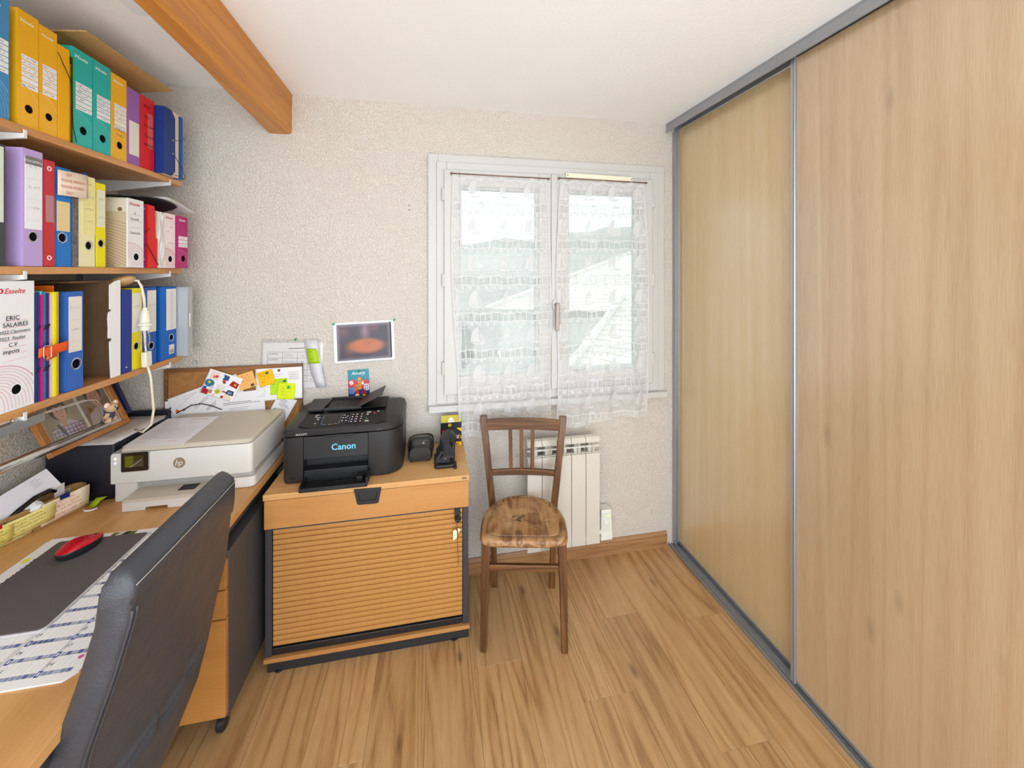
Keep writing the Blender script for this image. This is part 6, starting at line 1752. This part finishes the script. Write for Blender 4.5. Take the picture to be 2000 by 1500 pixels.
for q in (-1, 1):
    MB().sphere((-1.040, 1.528+q*.017, 1.124), .006, .009, .009).build('ear', mat('koala_ear', (226,200,176), .95), ko, smooth=True)
    MB().tube([(-1.040, 1.528+q*.012, 1.098), (-1.042, 1.528+q*.016, 1.086), (-1.052, 1.528+q*.011, 1.082)], [.006,.0065,.0055], 8).build('arm', FUR, ko, smooth=True)
    MB().tube([(-1.040, 1.528+q*.009, 1.080), (-1.036, 1.528+q*.014, 1.072), (-1.046, 1.528+q*.012, 1.070)], [.007,.007,.006], 8).build('leg', FUR, ko, smooth=True)
    MB().sphere((-1.0235, 1.528+q*.006, 1.115), .0022).build('eye', GLOSSBLACK, ko, smooth=True)
MB().sphere((-1.0225, 1.528, 1.109), .003, .004, .005).build('nose', GLOSSBLACK, ko, smooth=True)

# ------------------------------------------------------------------ desk calendar, mouse mat, mouse
cal = thing('desk_calendar', 'white paper desk calendar pad under the mouse mat', 'desk calendar', (-.93, 1.21, .7303))
ca = [(-1.158,.975),(-1.143,.957),(-.735,.957),(-.720,.975),(-.720,1.455),(-.735,1.470),(-1.143,1.470),(-1.158,1.455)]
MB().prism(FZ(0,0,.7303), ca, 0, .0030).build('pad', cmat((240,238,236), .7), cal)
p = MB(); F = FZ(0,0,.7333); o = .0003; rc = random.Random(2)
for k in range(9):
    y = .982 + .0425*k
    for i in range(34):
        x = -1.10 + .0107*i
        p.rect(F, x, x+.0096, y-.0045, y+.0045, o, rc.choice(((92,104,150), (140,150,180), (176,184,200), (110,120,160))))
        if i % 8 == 4: p.rect(F, x+.001, x+.009, y-.007, y+.007, o+.0002, (50,70,140)); p.rect(F, x+.003, x+.007, y-.004, y+.004, o+.0003, (226,230,240))
    for i in range(11):
        x = -1.09 + .034*i
        for q in range(3): p.line(F, [(x+q*.010, y+.009), (x+q*.010+.002, y+.034)], .0006, o, (196,188,190))
    for i, tx in enumerate(('03','04','05','06')):
        p.text(F, str((k*3+i) % 31+1).zfill(2), -1.06+.088*i, y+.016, .012, o+.0002, (110,110,126))
    p.line(F, [(-1.10,y+.0385),(-.73,y+.0385)], .0008, o, (216,196,140))
for x in (-.975, -.895, -.80): p.rect(F, x, x+.008, .985, 1.38, o+.0001, (214,210,208))
p.disc(F, -.745, 1.052, .006, o+.0004, (70,140,200), 10); p.disc(F, -.742, 1.010, .005, o+.0004, (220,90,150), 10)
p.rect(F, -1.154, -.722, 1.395, 1.468, o+.0004, (240,238,236))
p.rect(F, -.99, -.925, 1.425, 1.466, o+.0006, (92,110,40)); p.poly(F, [(-.985,1.425),(-.965,1.425),(-.950,1.466),(-.972,1.466)], o+.0008, (206,200,170)); p.poly(F, [(-.965,1.44),(-.945,1.425),(-.940,1.466),(-.955,1.466)], o+.0009, (40,44,30))
for i in range(16): p.rect(F, -.905+.011*i, -.897+.011*i, 1.428+.004*(i % 3), 1.440+.004*(i % 3), o+.0006, rc.choice(((190,50,60), (90,90,100), (150,150,156), (206,200,196))))
textlines(p, F, -.90, 1.462, .16, 4, .008, 400, (150,150,156), .0010, o+.0006)
FT = Fr((-1.093, 1.435, .7333), (0,-1,0), (-1,0,0))
FT = Fr((-1.133, 1.290, .7333), (0,1,0), (-1,0,0))
p.text(FT, 'N  GYVALUS', -.06, -.030, .030, o+.0006, (52,56,66), bold=.02, xs=.9)
p.disc(F, -1.142, 1.375, .008, o+.0005, (236,236,60), 12, ry=.012)
p.build('print', PRINT, cal, recalc=False)
mm = thing('mouse_mat', 'dark grey mouse mat with a pale edge on the desk calendar', 'mouse mat', (-1.0, 1.26, .7336))
mo = rrect(-1.112, -.876, 1.092, 1.438, (.008,.014,.008,.008), 6)
MB().prism(FZ(0,0,.7339), mo, 0, .006).build('core', mat('mat_edge', (206,198,200), .35), mm, bevel=.0008)
MB().prism(FZ(0,0,.7399), rrect(-1.1110, -.8785, 1.0945, 1.437, (.008,.013,.008,.008), 6), 0, .0022).build('top_layer', mat('mat_grey', (92,84,84), .85, bump=.0004, bscale=1500, mottle=.03), mm, bevel=.0005)
ms = thing('computer_mouse', 'red and black computer mouse on the grey mat', 'computer mouse', (-1.015, 1.378, .7422), rz=math.radians(-28), world=False)
def mring(sc, z, zc=0.0):
    out = []
    for i in range(28):
        t_ = 2*math.pi*i/28; c, q = math.cos(t_), math.sin(t_)
        out.append((.031*sc*c*(1-.12*q)*(1 - .15*(1-q*q)*0), .052*sc*q, z))
    return out
rows = [mring(.84,.0005), mring(.96,.006), mring(1.0,.013), mring(1.0,.020)]
def topz(y): return .023 + .013*math.exp(-((y+.008)/.038)**2)
for sc in (.985, .95, .85, .65, .40, .15):
    rows.append([(x, y, topz(y)*(1-sc**6) + .0205*sc**6) for x, y, z in mring(sc, 0)])
nb = len(rows)
mb = loft(MB(), rows[:5], False); mb.f.append(tuple(range(27,-1,-1))); mb.c.append(None)
mb.build('base_shell', mat('mouse_dark', (40,42,48), .3, .2), ms, smooth=40)
mb = MB(); loft(mb, [[(x, y, z+.0004) for x, y, z in r] for r in rows[4:]], False)
e = len(mb.v)-28; mb.f.append(tuple(range(e, e+28))); mb.c.append(None)
mb.build('top_shell', mat('mouse_red', (196,12,34), .28, .15), ms, smooth=50)
MB().lathe(Fr((-.003, .034, .0205), (0,1,0), (0,0,1)), [(.0001,0),(.007,.0004),(.008,.002),(.007,.0056),(.0001,.006)], 16).build('scroll_wheel', BLACKPL, ms, smooth=40)

# ------------------------------------------------------------------ cardboard tray with notes, clips and cables
og = thing('desk_tidy', 'rounded kraft cardboard desk tidy full of papers at the left edge of the desk', 'desk tidy', (-1.26, 1.58, .7305))
FO = Fr((-1.285, 1.455, .7306), (.40, .917, 0), (-.917, .40, 0))
def tidy(g, r): return rrect(-.06-g, .228+g, -.002-g, .060+g, (.012, .030+g, .030+g, .012), 6)
ou, inn = tidy(0, 0), tidy(-.003, 0); n = len(ou)
KR = mat('kraft_tidy', (176,132,74), .8, mottle=.06)
mb = MB(); mb.add([FO.pt(x, y, 0) for x, y in ou] + [FO.pt(x, y, .078) for x, y in ou] + [FO.pt(x, y, .078) for x, y in inn] + [FO.pt(x, y, .003) for x, y in inn],
   [(r*n+k, r*n+(k+1) % n, (r+1)*n+(k+1) % n, (r+1)*n+k) for r in range(3) for k in range(n)] + [tuple(range(n-1,-1,-1)), tuple(range(3*n, 4*n))])
mb.build('wall', KR, og, smooth=40)
MB().fbox(Fr(FO.pt(.175, .0565, .03), FO.ex, (0,0,1)), 0, .03, 0, .04, .0, .0006).build('sticker', cmat((206,196,176)), og)
def tsheet(name, label, cat, x0, x1, z0, z1, off, c, tilt=0.0, seed=0, ink=(120,110,60), lean=.10, rough=.75, skew=0.0):
    FF = Fr(FO.pt(x0, -.002-off, z0), FO.ex + Vector((0,0,tilt)), Vector((0,0,1)) - FO.ey*lean + FO.ex*skew)
    t = thing(name, label, cat, tuple(FF.O), group='slips on the desk tidy')
    w, h = x1-x0, z1-z0
    rows = [[FF.pt(w*u/5, h*v/4, .0012*math.sin(u*1.1+v)) for u in range(6)] for v in range(5)]
    MB().sheet(rows, .0004, FF.n).build('sheet', cmat(c, rough), t, smooth=True)
    p = MB()
    for i in range(4): p.scribble(FF, w*.10, h*(.82-.2*i), w*.75, h*.09, .0009, .0022, ink, seed+i)
    p.build('handwriting', PRINT, t, recalc=False)
    return t
YS = (240,226,140)
tsheet('sticky_note', 'pale yellow slip sticking out at the bottom of the desk tidy', 'sticky note', -.05, .075, .002, .050, .0045, (240,232,160), -.02, 500, (160,150,90))
tsheet('note_slip', 'cream slip with pink handwriting on the front of the desk tidy', 'note', .095, .218, .006, .075, .0060, (246,226,200), .06, 510, (206,70,90), .05)
tsheet('sticky_note', 'pale yellow handwritten slip on the front of the desk tidy', 'sticky note', -.02, .128, .008, .066, .0085, YS, .05, 520, (150,130,60))
tsheet('sticky_note', 'yellow slip with handwriting at the left frame edge of the desk tidy', 'sticky note', -.062, .030, .006, .060, .0108, (236,220,120), .02, 530, (140,120,60))
for lab, x_, z_, c in (('red', -.005, .063, (186,14,24)), ('navy blue', .150, .078, (30,34,110))):
    t = thing('binder_clip', '%s binder clip on the rim of the desk tidy' % lab, 'binder clip', tuple(FO.pt(x_, -.01, z_)), group='binder clips')
    FF = Fr(FO.pt(x_, -.0165, z_), FO.ex, (0,0,1))
    MB().prism(FF, [(-.012,-.008),(.012,-.008),(.012,.008),(-.012,.008)], -.003, .001).build('body', cmat(c, .3), t, bevel=.0008)
    MB().tube([FF.pt(-.006,.006,.0005), FF.pt(-.004,.016,.002), FF.pt(.004,.016,.002), FF.pt(.006,.006,.0005)], .0008, 6).build('wire_arm', STEEL, t, smooth=True)
FF = Fr(FO.pt(-.045, .016, .040), FO.ex + Vector((0,0,.33)), Vector((0,0,1)) + FO.ey*.55 - FO.ex*.35)
t = thing('envelope', 'white envelope sticking up out of the desk tidy', 'envelope', tuple(FF.O))
MB().fbox(FF, 0, .215, 0, .072, 0, .0012).build('paper', cmat((226,222,228), .7), t)
p = MB(); textlines(p, FF, .165, .060, .025, 5, .006, 600, (150,150,160), .0012, .0016); p.scribble(FF, .02, .02, .03, .01, .0006, .0016, (120,120,160), 610); p.build('print', PRINT, t, recalc=False)
t = thing('black_hair_clip', 'curved black clip lying on the papers in the desk tidy', 'clip', tuple(FO.pt(.06, .004, .08)))
MB().tube([FO.pt(.015,.004,.060), FO.pt(.050,.006,.082), FO.pt(.090,.008,.101), FO.pt(.125,.010,.106), FO.pt(.142,.012,.094)], [.005,.007,.008,.007,.005], 10).build('shell', GLOSSBLACK, t, smooth=True)
MB().tube([FO.pt(.020,.000,.060), FO.pt(.018,-.004,.070), FO.pt(.024,-.004,.076)], .0014, 6).build('spring', STEEL, t, smooth=True)
t = thing('memo_card', 'red and white card standing in the desk tidy', 'card', tuple(FO.pt(.155, .03, .02)))
MB().fbox(Fr(FO.pt(.150,.034,.004), FO.ex, (0,0,1)), 0, .026, 0, .100, 0, .0012).build('card', cmat((236,230,226), .6), t)
MB().fbox(Fr(FO.pt(.150,.0338,.004), FO.ex, (0,0,1)), .002, .024, .05, .094, -.0010, -.0002).build('red_panel', cmat((176,20,30), .5), t)
t = thing('white_tissue', 'crumpled white paper in the desk tidy', 'paper', tuple(FO.pt(.07, .006, .06)))
rt = random.Random(6); mb = MB(); mb.sphere(FO.pt(.085,.014,.073), .030, .020, .018, 12, 8); mb.v = [tuple(Vector(v)+Vector((rt.uniform(-1,1),rt.uniform(-1,1),rt.uniform(-1,1)))*.003) for v in mb.v]
mb.build('crumple', cmat((240,240,240), .8), t)
t = thing('sticky_note', 'lime green sticky note curling up from the desk beside the white printer', 'sticky note', (-1.165, 1.66, .7305), group='sticky notes')
a, b = Vector((-1.195,1.652,.7312)), Vector((-1.137,1.6352,.7750))
rows = []
for i in range(7):
    u = i/6.0; q = a.lerp(Vector((-1.140,1.628,.760)), u) + Vector((0,0,-.012*math.sin(math.pi*u)))
    rows.append([q, q + Vector((.012+.004*u,.020-.012*u,.020+.012*math.sin(math.pi*u)-.010*u))])
MB().sheet(rows, .0004, (.3,-1,.2)).build('sheet', cmat((176,200,20), .7), t, smooth=True)
WC = mat('white_cable', (232,230,224), .5)
o = MB().tube([(-1.345,1.46,.80), (-1.345,1.50,.83), (-1.344,1.56,.842), (-1.344,1.60,.825), (-1.343,1.625,.79)], .003, 8).build('white_cable', WC, smooth=True)
tag(o, 'white cable looping up along the left wall above the desk tidy', 'cable')
o = MB().tube([(-1.190,1.628,.7345), (-1.175,1.618,.7345), (-1.160,1.618,.7345), (-1.150,1.630,.7345)], .003, 8).build('white_cable', WC, smooth=True)
tag(o, 'short white cable on the desk behind the lime sticky note', 'cable')
o = MB().tube([(-1.12,2.0055,.93), (-1.06,2.004,.962), (-1.02,2.004,.967), (-.98,2.004,.955), (-.94,2.004,.935)], .0022, 8).build('black_cable', CABB, smooth=True)
tag(o, 'thin black cable arching up behind the white printer', 'cable')

# ------------------------------------------------------------------ spotlight on the beam
sp = thing('beam_spotlight', 'silver spotlight on the ceiling beam at the top edge', 'spotlight', (-.785, 1.2, 2.25))
SPM = mat('spot_silver', (222,224,228), .3, .2)
MB().box(-.748, -.7185, .60, 1.150, 2.262, 2.284).build('rail', SPM, sp, bevel=.003)
MB().box(-.757, -.7205, 1.095, 1.190, 2.222, 2.262).build('lamp_head', SPM, sp, bevel=.004)
MB().lathe(Fr((-.739, 1.1902, 2.242), (1,0,0), (0,0,-1)), [(.012,0),(.012,.002),(.009,.0025),(.009,-.001),(.0001,-.0012)], 18).build('lens', GLOSSBLACK, sp, smooth=40)
MB().tube([(-.742, 1.08, 2.258), (-.752, 1.08, 2.295)], .010, 12).build('swivel', mat('copper_swivel', (150,90,60), .35, .7), sp, smooth=True)
